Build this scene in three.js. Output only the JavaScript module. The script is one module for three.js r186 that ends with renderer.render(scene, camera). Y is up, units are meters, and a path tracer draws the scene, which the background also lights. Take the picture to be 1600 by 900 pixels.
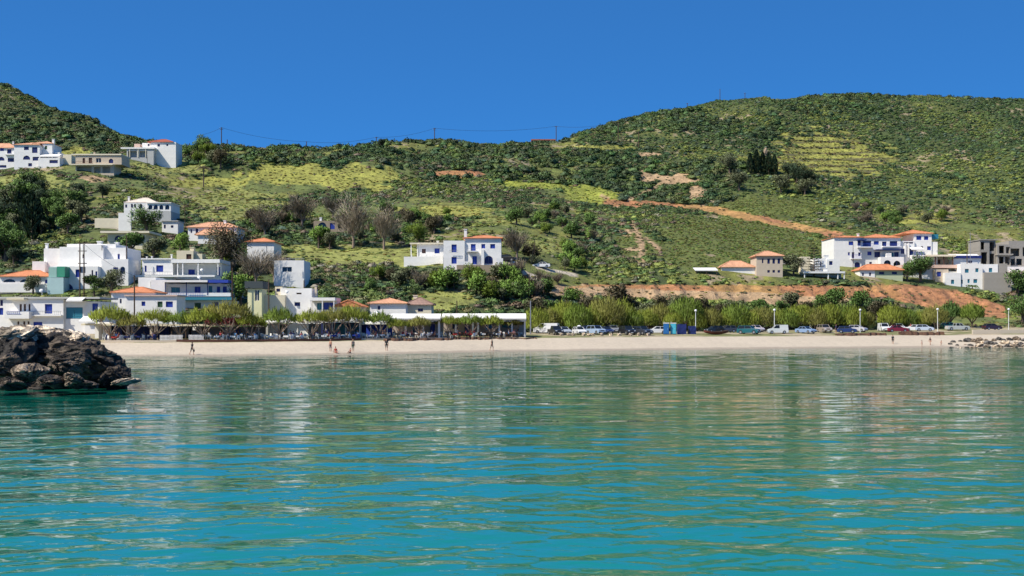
import * as THREE from 'three';
import { mergeGeometries, mergeVertices } from 'three/addons/utils/BufferGeometryUtils.js';
import { MarchingCubes } from 'three/addons/objects/MarchingCubes.js';

const col0 = (r, g, b) => new THREE.Color().setRGB(r, g, b);
// ---------------------------------------------------------------- camera, sky, sun, exposure
const F = 1600, HOR = 510, EYE = 4;               // focal length and horizon row of the 1600 x 900 photograph, eye height (m)
const scene = new THREE.Scene();
const camera = new THREE.PerspectiveCamera(2 * Math.atan(510 / F) * 180 / Math.PI, 1600 / 1020, 0.5, 6000);
camera.position.set(0, EYE, 0);
camera.setViewOffset(1600, 1020, 0, 0, 1600, 900);
const renderer = new THREE.WebGLRenderer();
renderer.toneMapping = THREE.LinearToneMapping;
renderer.toneMappingExposure = 1.2;
renderer.shadowMap.enabled = true;
const SUN = new THREE.Vector3(-0.56, 0.77, 0.34).normalize();
const sun = new THREE.DirectionalLight(new THREE.Color(1, 0.935, 0.82), 5);
sun.position.copy(SUN).multiplyScalar(800); sun.castShadow = true;
sun.shadow.camera.left = -500; sun.shadow.camera.right = 500; sun.shadow.camera.top = 400; sun.shadow.camera.bottom = -400; sun.shadow.camera.far = 2500;
sun.shadow.mapSize.set(4096, 4096);
scene.add(sun, sun.target);
{ // clear deep blue sky, paler towards the horizon and round the sun
  const w = 512, h = 256, data = new Float32Array(w * h * 4);
  const mix = (a, b, t) => a + (b - a) * t;
  for (let j = 0; j < h; j++) for (let i = 0; i < w; i++) {
    const el = (j + 0.5) / h * Math.PI - Math.PI / 2, az = (i + 0.5) / w * 2 * Math.PI - Math.PI;
    const dir = [Math.cos(el) * Math.cos(az), Math.sin(el), Math.cos(el) * Math.sin(az)];
    const c = Math.max(-1, Math.min(1, dir[0] * SUN.x + dir[1] * SUN.y + dir[2] * SUN.z));
    const e = Math.max(0, dir[1]), k = Math.exp(-e * 5), m = Math.exp(-e * 1.6), o = (j * w + i) * 4;
    const aur = Math.pow(Math.max(0, c), 10) * 0.55 + Math.pow(Math.max(0, c), 60) * 1.2;
    data[o] = mix(0.02, 0.05, k) + aur * 0.9 + 0.006 * m;
    data[o + 1] = mix(0.10, 0.30, k) + aur * 0.95 + 0.02 * m;
    data[o + 2] = mix(0.34, 0.88, k) + aur;
    data[o + 3] = 1;
  }
  const t = new THREE.DataTexture(data, w, h, THREE.RGBAFormat, THREE.FloatType);
  t.mapping = THREE.EquirectangularReflectionMapping; t.magFilter = THREE.LinearFilter; t.minFilter = THREE.LinearFilter; t.needsUpdate = true;
  scene.background = t; scene.environment = t;
}

// ---------------------------------------------------------------- helpers
let SEED = 12345;
const rnd = () => { SEED = (SEED + 0x6d2b79f5) | 0; let t = Math.imul(SEED ^ (SEED >>> 15), 1 | SEED); t = (t + Math.imul(t ^ (t >>> 7), 61 | t)) ^ t; return ((t ^ (t >>> 14)) >>> 0) / 4294967296; };
const rr = (a, b) => a + (b - a) * rnd();
const pick = (a) => a[Math.floor(rnd() * a.length)];
const lerp = (a, b, t) => a + (b - a) * t, clamp = (x, a = 0, b = 1) => Math.max(a, Math.min(b, x));
const sstep = (a, b, x) => { const t = clamp((x - a) / (b - a)); return t * t * (3 - 2 * t); };
const V = (x, y, z) => new THREE.Vector3(x, y, z);
function hash2(i, j) { let h = Math.imul(i | 0, 374761393) + Math.imul(j | 0, 668265263) | 0; h = Math.imul(h ^ (h >>> 13), 1274126177); return ((h ^ (h >>> 16)) >>> 0) / 4294967296; }
function vnoise(x, y) { const i = Math.floor(x), j = Math.floor(y), u = x - i, v = y - j, a = u * u * (3 - 2 * u), b = v * v * (3 - 2 * v);
  return lerp(lerp(hash2(i, j), hash2(i + 1, j), a), lerp(hash2(i, j + 1), hash2(i + 1, j + 1), a), b); }
const fbm = (x, y, o = 4) => { let s = 0, a = 0.5, t = 0; for (let k = 0; k < o; k++) { s += a * vnoise(x, y); t += a; x = x * 2.03 + 17.1; y = y * 2.03 + 5.7; a *= 0.5; } return s / t; };
function pnoise(x, y, per) { const i = Math.floor(x), j = Math.floor(y), u = x - i, v = y - j, a = u * u * (3 - 2 * u), b = v * v * (3 - 2 * v), q = (n) => ((n % per) + per) % per;
  return lerp(lerp(hash2(q(i), q(j)), hash2(q(i + 1), q(j)), a), lerp(hash2(q(i), q(j + 1)), hash2(q(i + 1), q(j + 1)), a), b); }
const pf = (u, v, per, o = 4) => { let s = 0, a = 0.5, t = 0; for (let k = 0; k < o; k++) { s += a * pnoise(u * per, v * per, per); t += a; per *= 2; a *= 0.5; u += 0.13; } return s / t; };
function tex(n, f, srgb = false) { // f(u, v) -> [r, g, b] 0..1
  const d = new Uint8Array(n * n * 4);
  for (let j = 0; j < n; j++) for (let i = 0; i < n; i++) { const c = f(i / n, j / n), o = (j * n + i) * 4; d[o] = clamp(c[0]) * 255; d[o + 1] = clamp(c[1]) * 255; d[o + 2] = clamp(c[2]) * 255; d[o + 3] = 255; }
  const t = new THREE.DataTexture(d, n, n); t.wrapS = t.wrapT = THREE.RepeatWrapping; t.magFilter = THREE.LinearFilter; t.minFilter = THREE.LinearMipmapLinearFilter; t.generateMipmaps = true;
  if (srgb) t.colorSpace = THREE.SRGBColorSpace; t.needsUpdate = true; return t;
}
const rep = (t, k, l = k) => { const c = t.clone(); c.repeat.set(k, l); c.needsUpdate = true; return c; };
const grey = (lo, hi, per, o = 5) => tex(256, (u, v) => { const n = clamp(lerp(lo, hi, pf(u, v, per, o))); return [n, n, n]; });
const TX = {
  ground: tex(512, (u, v) => { const a = pf(u, v, 8, 6), b = pf(u + 0.4, v + 0.2, 32, 3); const k = 0.45 + 0.75 * a * (0.55 + 0.9 * b); return [k, k, k * 0.96]; }),
  groundBump: grey(0, 1, 24), plaster: tex(256, (u, v) => { const n = 0.86 + 0.14 * pf(u, v, 4, 5) - 0.10 * Math.max(0, pf(u * 1, v, 16, 3) - 0.62); return [n, n * 0.995, n * 0.985]; }),
  sand: tex(256, (u, v) => { const n = 0.8 + 0.25 * (pf(u, v, 16, 4) - 0.5) + 0.12 * (pf(u + 0.3, v, 64, 2) - 0.5); return [n, n, n]; }),
  fine: grey(0, 1, 32, 4), rockBump: grey(0, 1, 6, 6),
  tile: tex(256, (u, v) => { const r = 0.75 + 0.25 * Math.sin(u * 24 * Math.PI * 2), s = (v * 12) % 1 < 0.12 ? 0.75 : 1, n = 0.72 + 0.5 * pf(u, v, 12, 4); const k = n * (0.8 + 0.2 * r) * s; return [k, k * 0.98, k * 0.96]; }),
  tileBump: tex(256, (u, v) => { const r = 0.5 + 0.5 * Math.sin(u * 24 * Math.PI * 2), s = 1 - ((v * 12) % 1) * 0.4; const k = r * s; return [k, k, k]; }),
};
const col = (r, g, b) => new THREE.Color().setRGB(r, g, b);
const mat = (r, g, b, o = {}) => new THREE.MeshStandardMaterial({ color: col(r, g, b), roughness: 0.85, ...o });
const plas = (r, g, b) => mat(r, g, b, { map: rep(TX.plaster, 0.35), bumpMap: rep(TX.fine, 0.8), bumpScale: 0.01, roughness: 0.9 });
const M = {
  white: plas(0.88, 0.86, 0.82), cream: plas(0.78, 0.70, 0.52), beige: plas(0.60, 0.50, 0.38), pink: plas(0.70, 0.50, 0.40), greyw: plas(0.50, 0.50, 0.48), conc: plas(0.34, 0.31, 0.27), lemon: plas(0.80, 0.76, 0.45), stone: plas(0.34, 0.27, 0.19),
  blue: mat(0.02, 0.055, 0.36, { roughness: 0.55 }), navy: mat(0.015, 0.025, 0.13, { roughness: 0.5 }), teal: mat(0.03, 0.20, 0.28, { roughness: 0.5 }), green: mat(0.05, 0.12, 0.05, { roughness: 0.6 }), brown: mat(0.10, 0.045, 0.03, { roughness: 0.7 }),
  glass: new THREE.MeshPhysicalMaterial({ color: col(0.012, 0.016, 0.022), roughness: 0.06, clearcoat: 0.3 }),
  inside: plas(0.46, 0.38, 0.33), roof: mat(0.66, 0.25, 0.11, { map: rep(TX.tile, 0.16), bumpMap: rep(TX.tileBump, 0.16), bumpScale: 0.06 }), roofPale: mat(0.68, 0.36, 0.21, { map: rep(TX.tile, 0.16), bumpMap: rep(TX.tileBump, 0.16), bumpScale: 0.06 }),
  roofOld: mat(0.36, 0.23, 0.18, { map: rep(TX.tile, 0.16), bumpMap: rep(TX.tileBump, 0.16), bumpScale: 0.06 }), canvas: mat(0.82, 0.80, 0.76, { roughness: 0.95, map: rep(TX.plaster, 0.3) }), wood: mat(0.16, 0.095, 0.055, { map: rep(TX.fine, 0.6, 4) }),
  metal: mat(0.35, 0.35, 0.36, { metalness: 0.6, roughness: 0.5 }), lampWhite: mat(0.75, 0.75, 0.72, { roughness: 0.4 }), dark: mat(0.02, 0.02, 0.022),
  bark: mat(0.12, 0.085, 0.06, { bumpMap: rep(TX.rockBump, 1, 3), bumpScale: 0.04 }), barkPale: mat(0.26, 0.19, 0.14, {}),
};
// geometry pieces
const box = (x0, x1, y0, y1, z0, z1) => { const g = new THREE.BoxGeometry(x1 - x0, y1 - y0, z1 - z0); g.translate((x0 + x1) / 2, (y0 + y1) / 2, (z0 + z1) / 2); return g; };
function bar(a, b, r0, r1 = r0, n = 6) { const d = b.clone().sub(a), L = d.length(), g = new THREE.CylinderGeometry(r1, r0, L, n, 1); g.translate(0, L / 2, 0);
  g.applyQuaternion(new THREE.Quaternion().setFromUnitVectors(V(0, 1, 0), d.normalize())); g.translate(a.x, a.y, a.z); return g; }
function metreUV(g) { const p = g.attributes.position, n = g.attributes.normal, uv = new Float32Array(p.count * 2);
  for (let i = 0; i < p.count; i++) { const ax = Math.abs(n.getX(i)), ay = Math.abs(n.getY(i)), az = Math.abs(n.getZ(i));
    if (ay > ax && ay > az && ay > 0.9) { uv[2 * i] = p.getX(i); uv[2 * i + 1] = p.getZ(i); } else if (ax > az) { uv[2 * i] = p.getZ(i); uv[2 * i + 1] = p.getY(i); } else { uv[2 * i] = p.getX(i); uv[2 * i + 1] = p.getY(i); } }
  g.setAttribute('uv', new THREE.BufferAttribute(uv, 2)); return g; }
function merge(list) { const gs = list.map((g) => { const q = g.index ? g.toNonIndexed() : g; const o = new THREE.BufferGeometry(); o.setAttribute('position', q.attributes.position); o.setAttribute('normal', q.attributes.normal); if (q.attributes.color) o.setAttribute('color', q.attributes.color); return o; });
  return metreUV(gs.length > 1 ? mergeGeometries(gs) : gs[0]); }
const used = new Map();
const numbered = (n) => { const k = used.get(n) ?? 0; used.set(n, k + 1); return k ? n + '_' + String(k).padStart(3, '0') : n; };
function put(name, geos, m, parent) { const o = new THREE.Mesh(Array.isArray(geos) ? merge(geos) : geos, m); o.castShadow = o.receiveShadow = true; o.name = parent ? name : numbered(name); (parent ?? scene).add(o); return o; }
function tag(o, label, category, group) { o.userData.label = label; o.userData.category = category; if (group) o.userData.group = group; return o; }
function thing(name, label, category, pos, yaw = 0, group) { const o = new THREE.Group(); o.name = numbered(name); scene.add(o); o.position.copy(pos); o.rotation.y = yaw; return tag(o, label, category, group); }
const struct = (o) => { o.userData.kind = 'structure'; return o; };
function copyOf(o, label, group) { const c = o.clone(); c.name = numbered(o.name.replace(/_\d+$/, '')); c.userData = { ...o.userData }; if (label) c.userData.label = label; if (group) c.userData.group = group; scene.add(c); return c; }

// ---------------------------------------------------------------- terrain: survey columns of [depth, photo row], shore first, ridge last
const COLS = [ // x, then shore, beach top, back of the flat, slope, slope, slope (d, y each)
  [-250, 140, 556, 158, 535, 186, 521, 230, 440, 330, 330, 420, 260], [0, 138, 556.4, 155, 535, 184, 520, 226, 440, 300, 350, 400, 256], [130, 137, 556.7, 153, 535, 182, 519, 226, 432, 300, 342, 400, 250],
  [200, 136, 557, 152, 535, 182, 518, 226, 430, 292, 350, 400, 262], [300, 136, 557, 152, 534.5, 182, 518, 226, 432, 290, 360, 400, 285], [400, 138, 556.4, 154, 534, 184, 518, 228, 436, 285, 372, 400, 290],
  [500, 143, 554.8, 158, 533, 190, 517, 228, 446, 275, 388, 390, 300], [600, 149, 553, 164, 531.5, 196, 517, 226, 456, 262, 402, 380, 305], [700, 156, 551, 172, 530, 202, 517, 222, 470, 243, 421, 370, 310],
  [800, 164, 549, 180, 528.5, 210, 517, 228, 472, 246, 421, 380, 305], [900, 168, 548, 186, 527, 218, 516, 240, 474, 262, 438, 400, 305], [1000, 173, 547, 192, 526, 226, 515, 250, 472, 262, 441, 420, 305],
  [1100, 178, 546, 198, 525.5, 232, 514, 254, 474, 268, 440, 430, 310], [1200, 183, 545, 203, 525, 238, 513, 258, 474, 273, 440, 440, 330], [1300, 188, 544, 207, 524.5, 242, 512, 262, 472, 277, 441, 440, 352],
  [1400, 192, 543.3, 212, 523.5, 246, 511, 268, 476, 284, 443, 450, 350], [1500, 194, 543, 214, 523, 246, 510.5, 270, 486, 288, 455, 460, 348], [1600, 194, 543, 212, 522, 245, 509, 274, 490, 300, 452, 455, 355], [1850, 194, 543, 212, 522, 245, 509, 274, 490, 300, 452, 455, 355]];
const RIDGE = [[-250, 118, 760], [0, 152, 760], [40, 170, 740], [130, 209, 640], [160, 218, 560], [200, 222, 520], [240, 234, 510], [300, 239, 520], [400, 243, 530], [470, 243, 540], [560, 239, 555], [600, 234, 560], [680, 230, 570], [760, 239, 580], [830, 235, 585], [890, 232, 600], [905, 221, 620], [960, 204, 680], [1040, 187, 720], [1130, 175, 745], [1230, 165, 760], [1300, 160, 775], [1400, 164, 790], [1500, 169, 800], [1600, 170, 800], [1850, 174, 800]];
function lin(tab, x) { let i = 0; x = clamp(x, tab[0][0], tab[tab.length - 1][0]); while (i < tab.length - 2 && tab[i + 1][0] < x) i++; const a = tab[i], b = tab[i + 1], t = (x - a[0]) / (b[0] - a[0]); return a.map((v, k) => lerp(v, b[k], t)); }
const ctlCache = new Map();
function controls(px) { // [[d, height] ...] for a photo column, smoothed over neighbours
  const key = Math.round(px * 2); let c = ctlCache.get(key); if (c) return c;
  const acc = new Array(13).fill(0); for (const o of [-50, -25, 0, 25, 50]) lin(COLS, key / 2 + o).forEach((v, k) => acc[k] += v / 5);
  const r = [0, 0, 0]; for (const o of [-12, 0, 12]) lin(RIDGE, key / 2 + o).forEach((v, k) => r[k] += v / 3);
  const H = (d, y) => EYE + (HOR - y) / F * d; c = [[acc[1] - 45, -3.5]];
  for (let k = 1; k < 13; k += 2) c.push([acc[k], H(acc[k], acc[k + 1])]);
  c[1][1] = 0.0; c.push([r[2], H(r[2], r[1])], [r[2] * 1.12, H(r[2], r[1]) - 8], [r[2] * 1.5, H(r[2], r[1]) - 70]);
  const n = c.length, s = []; for (let i = 0; i < n - 1; i++) s.push((c[i + 1][1] - c[i][1]) / (c[i + 1][0] - c[i][0]));
  c.m = c.map((_, i) => i === 0 ? s[0] : i === n - 1 ? s[n - 2] : s[i - 1] * s[i] <= 0 ? 0 : 2 * s[i - 1] * s[i] / (s[i - 1] + s[i]));
  ctlCache.set(key, c); return c;
}
function groundY(x, d) { // terrain height at world x and depth d = -z
  const px = clamp(800 + F * x / d, -600, 2200), c = controls(px); let i = 0; while (i < c.length - 2 && c[i + 1][0] < d) i++;
  const a = c[i], b = c[i + 1], h = b[0] - a[0], t = clamp((d - a[0]) / h), t2 = t * t, t3 = t2 * t;
  let y = (2 * t3 - 3 * t2 + 1) * a[1] + (t3 - 2 * t2 + t) * h * c.m[i] + (-2 * t3 + 3 * t2) * b[1] + (t3 - t2) * h * c.m[i + 1];
  const rid = c[7][0], far = sstep(330, 460, d), edge = 1 - sstep(rid * 0.84, rid * 0.985, d) * 0.97;
  y += (fbm(x * 0.09, d * 0.09, 3) - 0.5) * (sstep(195, 260, d) * 1.0 + far * 2.6 * edge);
  y += (fbm(x * 0.014 + 3, d * 0.014, 3) - 0.5) * far * edge * 24;
  const cl = sstep(c[4][0] - 2, c[4][0] + 3, d) * (1 - sstep(c[5][0] - 2, c[5][0] + 2, d)) * sstep(890, 960, px) * (1 - sstep(1560, 1600, px));
  if (cl > 0) { const n = 1 - Math.abs(2 * fbm(x * 0.22, d * 0.05, 3) - 1), n2 = 1 - Math.abs(2 * fbm(x * 0.8 + 5, d * 0.3, 2) - 1); y -= cl * (1.5 * n * n + 0.5 * n2 - 0.9); }
  if (d < 195) y += (fbm(x * 0.5, d * 0.5, 2) - 0.5) * 0.12;
  return y;
}
const projY = (x, d) => HOR - F * (groundY(x, d) - EYE) / d;
const X = (px, d) => (px - 800) / F * d;
function hit(px, py) { let lo = 120; for (let d = lo; d < 900; d += 2) { if (projY(X(px, d), d) <= py) { for (let e = d - 2; e <= d; e += 0.1) if (projY(X(px, e), e) <= py) return e; return d; } } return 700; }
const onGround = (px, py) => { const d = hit(px, py), x = X(px, d); return V(x, groundY(x, d), -d); };
const atDepth = (px, d) => { const x = X(px, d); return V(x, groundY(x, d), -d); };

const thicket = (x, d, px, py) => { const t = sstep(0.36, 0.52, fbm(x * 0.035 + 2, d * 0.035, 4)); return (px > 900 && py < 335) || (px < 190 && py < 222) ? Math.max(t, 0.55 + 0.45 * sstep(0.35, 0.5, fbm(x * 0.02, d * 0.02, 3))) : t; };
// what grows or lies where: ellipses and lines in survey coordinates
const ZONES = [ // kind, x, y, rx, ry
  ['meadow', 1290, 245, 105, 38], ['meadow', 440, 272, 85, 16], ['meadow', 565, 277, 60, 20], ['grass', 545, 397, 125, 15], ['bright', 925, 306, 40, 14], ['bright', 850, 290, 60, 4], ['meadow', 1432, 340, 48, 12], ['grass', 50, 284, 60, 12], ['meadow', 955, 231, 60, 4], ['meadow', 112, 240, 28, 9],
  ['grass', 650, 405, 60, 12], ['low', 1150, 375, 190, 42], ['low', 1210, 325, 110, 14], ['red', 708, 272, 42, 5], ['tan', 1000, 380, 34, 26], ['tan', 1045, 280, 45, 8], ['tan', 1090, 300, 16, 12], ['tan', 1012, 241, 18, 3], ['grass', 370, 322, 70, 30], ['meadow', 330, 285, 60, 8], ['grass', 690, 470, 40, 14], ['tan', 900, 455, 44, 9], ['grass', 260, 262, 60, 12], ['tan', 150, 279, 22, 5], ['meadow', 690, 330, 80, 10], ['grass', 850, 385, 40, 10], ['grass', 790, 345, 40, 8]];
const LINES = [['tan', 5, [985, 345], [1000, 372], [1004, 402]], ['tan', 3, [1010, 372], [1030, 390]], ['red', 6, [950, 316], [1000, 320], [1050, 322], [1120, 328], [1200, 345], [1310, 368]], ['tan', 3, [940, 305], [965, 322]], ['tan', 3, [960, 322], [1010, 300], [1040, 283], [1000, 268]], ['road', 7, [792, 409], [812, 424], [838, 438]], ['road', 4, [150, 352], [200, 358]], ['road', 3, [838, 418], [900, 430]], ['tan', 3, [1090, 300], [1100, 326]], ['bright', 4, [790, 286], [900, 296], [955, 318]]];
const CLIFF_TOP = [[880, 450], [930, 443], [1300, 447], [1420, 445], [1500, 455], [1575, 478]], CLIFF_LOW = [[880, 455], [930, 446], [1010, 451], [1200, 458], [1340, 468], [1390, 466], [1480, 490], [1575, 498]];
function zone(px, py, x, d) {
  const wob = (fbm(x * 0.12, d * 0.12, 3) - 0.5), w2 = fbm(x * 0.5 + 9, d * 0.5, 2) - 0.5;
  if (py > 436 && py < 505 && px > 880 && px < 1575) { const t = lin(CLIFF_TOP, px)[1] + wob * 6, b = lin(CLIFF_LOW, px)[1] + wob * 6; if (py > t && py < b) return 'red'; if (py >= b && py < b + 16 - Math.max(0, px - 1250) * 0.16 + w2 * 6) return 'tan'; }
  for (const [k, w, ...p] of LINES) for (let i = 0; i < p.length - 1; i++) { const [ax, ay] = p[i], [bx, by] = p[i + 1], L = (bx - ax) ** 2 + (by - ay) ** 2, t = clamp(((px - ax) * (bx - ax) + (py - ay) * (by - ay)) / L); if (Math.hypot(px - ax - t * (bx - ax), (py - ay - t * (by - ay)) * 1.2) < w * (1 + wob * 1.2)) return k; }
  for (const [k, cx, cy, rx, ry] of ZONES) if (((px - cx) / rx) ** 2 + ((py - cy) / ry) ** 2 < 1 + wob * 2.4 + w2 * (k === 'tan' ? 2.5 : 0.8)) return k;
  return 'scrub';
}
const GC = { scrub: [0.085, 0.10, 0.028], meadow: [0.31, 0.31, 0.065], grass: [0.27, 0.285, 0.075], bright: [0.30, 0.33, 0.05], low: [0.13, 0.155, 0.032], red: [0.43, 0.195, 0.09], tan: [0.46, 0.31, 0.18], road: [0.52, 0.45, 0.36] };
{
  const segs = [6, 12, 18, 34, 34, 100, 160, 14, 6], cols = [], step = 5; for (let p = -550; p <= 2150; p += step) cols.push(p);
  const rows = []; segs.forEach((n, i) => { for (let k = 0; k < n; k++) rows.push([i, k / n]); }); rows.push([segs.length - 1, 1]);
  const W = cols.length, R = rows.length, pos = new Float32Array(W * R * 3), clr = new Float32Array(W * R * 3), uv = new Float32Array(W * R * 2);
  for (let r = 0; r < R; r++) for (let q = 0; q < W; q++) {
    const c = controls(cols[q]), [i, t] = rows[r], d = lerp(c[i][0], c[i + 1][0], t), x = X(cols[q], d), y = groundY(x, d), o = r * W + q;
    pos.set([x, y, -d], o * 3); uv.set([x / 9, d / 9], o * 2);
    let g; const py = HOR - F * (y - EYE) / d, n = fbm(x * 0.22, d * 0.22, 4);
    if (i < 2) { g = [0.61, 0.515, 0.39]; const wet = y < 0.16 + 0.1 * n; if (wet) g = [0.40, 0.33, 0.25]; const k = 0.92 + 0.16 * n; g = g.map((v) => v * k); }
    else if (i === 2) { const e = sstep(0.35, 0.6, n); g = [lerp(0.44, 0.20, e), lerp(0.36, 0.20, e), lerp(0.24, 0.07, e)]; }
    else { const z = zone(cols[q], py, x, d); g = GC[z].slice(); let k = 0.6 + 0.8 * n; const m = fbm(x * 0.05 + 40, d * 0.05, 3); if (z === 'scrub') { const e = thicket(x, d, cols[q], py), w = sstep(0.4, 0.65, m); g = [lerp(lerp(0.13, 0.20, w), 0.075, e), lerp(lerp(0.16, 0.205, w), 0.105, e), lerp(0.042, 0.03, e)]; if (m > 0.63 && n > 0.55) g = [0.30, 0.24, 0.15]; } if (z === 'red') { const s = fbm(x * 1.2, y * 3, 3); k *= 0.6 + 0.8 * s; g[1] += 0.05 * sstep(0.5, 0.7, m); } if (z === 'meadow' && cols[q] > 1150) { const l = ((py + 0.02 * cols[q] + n * 3) / 9.5) % 1; if (l < 0.3) g = [0.13, 0.12, 0.05]; } g = g.map((v) => v * k); }
    clr.set(g, o * 3);
  }
  const start = segs.map((_, i) => segs.slice(0, i).reduce((a, b) => a + b, 0)); start.push(R - 1);
  const sheet = (name, r0, r1, m) => { const g = new THREE.BufferGeometry(), off = r0 * W, cnt = (r1 - r0 + 1) * W; g.setAttribute('position', new THREE.BufferAttribute(pos.slice(off * 3, (off + cnt) * 3), 3)); g.setAttribute('color', new THREE.BufferAttribute(clr.slice(off * 3, (off + cnt) * 3), 3)); g.setAttribute('uv', new THREE.BufferAttribute(uv.slice(off * 2, (off + cnt) * 2), 2));
    const ix = []; for (let r = 0; r < r1 - r0; r++) for (let q = 0; q < W - 1; q++) { const a = r * W + q; ix.push(a, a + 1, a + W, a + 1, a + W + 1, a + W); } g.setIndex(ix); g.computeVertexNormals(); return struct(put(name, g, m)); };
  sheet('beach', 0, start[2], new THREE.MeshStandardMaterial({ vertexColors: true, roughness: 0.95, map: rep(TX.sand, 2), bumpMap: rep(TX.groundBump, 2), bumpScale: 0.09 }));
  sheet('ground', start[2], start[3], new THREE.MeshStandardMaterial({ vertexColors: true, roughness: 1, map: rep(TX.ground, 1), bumpMap: rep(TX.groundBump, 1), bumpScale: 0.1 }));
  sheet('hillside', start[3], R - 1, new THREE.MeshStandardMaterial({ vertexColors: true, roughness: 1, map: rep(TX.ground, 1), bumpMap: rep(TX.groundBump, 1), bumpScale: 0.35 }));
}
// ---------------------------------------------------------------- water
{
  const N = 512, comp = []; // ripples that tile over 8 m
  for (let k = 0; k < 36; k++) { const fy = Math.round(rr(8, 40)), fx = Math.round(rr(-0.45, 0.45) * fy); comp.push([fx, fy, rr(0, 6.283), rr(0.6, 1) * 0.013 / Math.sqrt(1 + fy / 14)]); }
  const sx = new Float32Array(N), d = new Uint8Array(N * N * 4);
  for (let j = 0; j < N; j++) for (let i = 0; i < N; i++) { let a = 0, b = 0; for (const [fx, fy, p, s] of comp) { const c = Math.cos(6.28318 * (fx * i + fy * j) / N + p) * s, l = Math.hypot(fx, fy); a += c * fx / l; b += c * fy / l; } const o = (j * N + i) * 4; d[o] = 127.5 - a * 127.5 * 6; d[o + 1] = 127.5 - b * 127.5 * 6; d[o + 2] = 255; d[o + 3] = 255; }
  const nm = new THREE.DataTexture(d, N, N); nm.wrapS = nm.wrapT = THREE.RepeatWrapping; nm.magFilter = THREE.LinearFilter; nm.needsUpdate = true;
  const waves = []; for (let k = 0; k < 54; k++) { const L = 0.55 * Math.pow(9.5, rnd()), th = rr(-0.42, 0.55), q = 6.28318 / L; waves.push([q * Math.sin(th), q * Math.cos(th), rr(0, 6.283), rr(0.5, 1) * 0.0115 * Math.min(1, 0.45 + L / 2.2) / q, L]); }
  for (let k = 0; k < 26; k++) { const L = 0.34 * Math.pow(2.8, rnd()), th = rr(-0.8, 0.9), q = 6.28318 / L; waves.push([q * Math.sin(th), q * Math.cos(th), rr(0, 6.283), rr(0.5, 1) * 0.0085 / q, L]); }
  const cols = [], rows = []; for (let p = -420; p <= 2020; p += p > -10 && p < 1610 ? 4.5 : 30) cols.push(p);
  for (let y = 1250; y > 536; y -= y > 930 ? 3 : y > 640 ? 1.1 : y > 600 ? 0.7 : y > 565 ? 0.45 : 0.3) rows.push(EYE * F / (y - HOR));
  const W = cols.length, R = rows.length, pos = new Float32Array(W * R * 3), nor = new Float32Array(W * R * 3), uv = new Float32Array(W * R * 2);
  for (let r = 0; r < R; r++) { const dd = rows[r], sp = r ? rows[r] - rows[r - 1] : 0.05; for (let c = 0; c < W; c++) {
    const x = X(cols[c], dd), z = -dd, o = r * W + c; let y = 0, gx = 0, gz = 0, wi = 0; const wp = [0, 1.7, 3.1, 4.6].map((o) => 0.8 * Math.sin(x * 0.21 + z * 0.13 + o));
    const gust = 0.55 + 0.9 * fbm(x * 0.05 + 7, z * 0.09, 3), calm = 1 - 0.3 * sstep(36, 60, dd) + 0.55 * sstep(62, 95, dd);
    for (const [kx, kz, p, a, L] of waves) { const k = sstep(2.2 * sp, 4.5 * sp, L) * gust * calm; if (k === 0) continue; const ph = kx * x + kz * z + p + wp[wi++ & 3]; y += a * k * Math.sin(ph); const cc = a * k * Math.cos(ph); gx += cc * kx; gz += cc * kz; }
    pos.set([x, y, z], o * 3); const l = 1 / Math.hypot(gx, 1, gz); nor.set([-gx * l, l, -gz * l], o * 3); uv.set([x / 8, -z / 8], o * 2); } }
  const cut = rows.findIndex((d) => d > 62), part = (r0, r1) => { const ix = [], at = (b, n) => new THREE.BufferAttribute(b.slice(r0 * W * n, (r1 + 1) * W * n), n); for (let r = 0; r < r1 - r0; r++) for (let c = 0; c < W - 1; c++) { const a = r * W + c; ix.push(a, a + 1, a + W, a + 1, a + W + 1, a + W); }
    const g = new THREE.BufferGeometry(); g.setAttribute('position', at(pos, 3)); g.setAttribute('normal', at(nor, 3)); g.setAttribute('uv', at(uv, 2)); g.setIndex(ix); return g; };
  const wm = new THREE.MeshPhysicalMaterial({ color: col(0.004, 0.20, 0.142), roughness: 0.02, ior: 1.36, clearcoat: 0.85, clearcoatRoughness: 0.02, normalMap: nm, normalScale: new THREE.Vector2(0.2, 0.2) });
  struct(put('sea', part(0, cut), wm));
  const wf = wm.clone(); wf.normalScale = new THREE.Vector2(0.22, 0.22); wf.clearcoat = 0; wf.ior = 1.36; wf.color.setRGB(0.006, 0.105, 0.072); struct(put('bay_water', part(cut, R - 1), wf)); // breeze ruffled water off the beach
  const far = new THREE.PlaneGeometry(6000, 3400); far.rotateX(-Math.PI / 2); far.translate(0, -0.6, 1500); struct(put('open_sea', far, wm));
}

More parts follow.
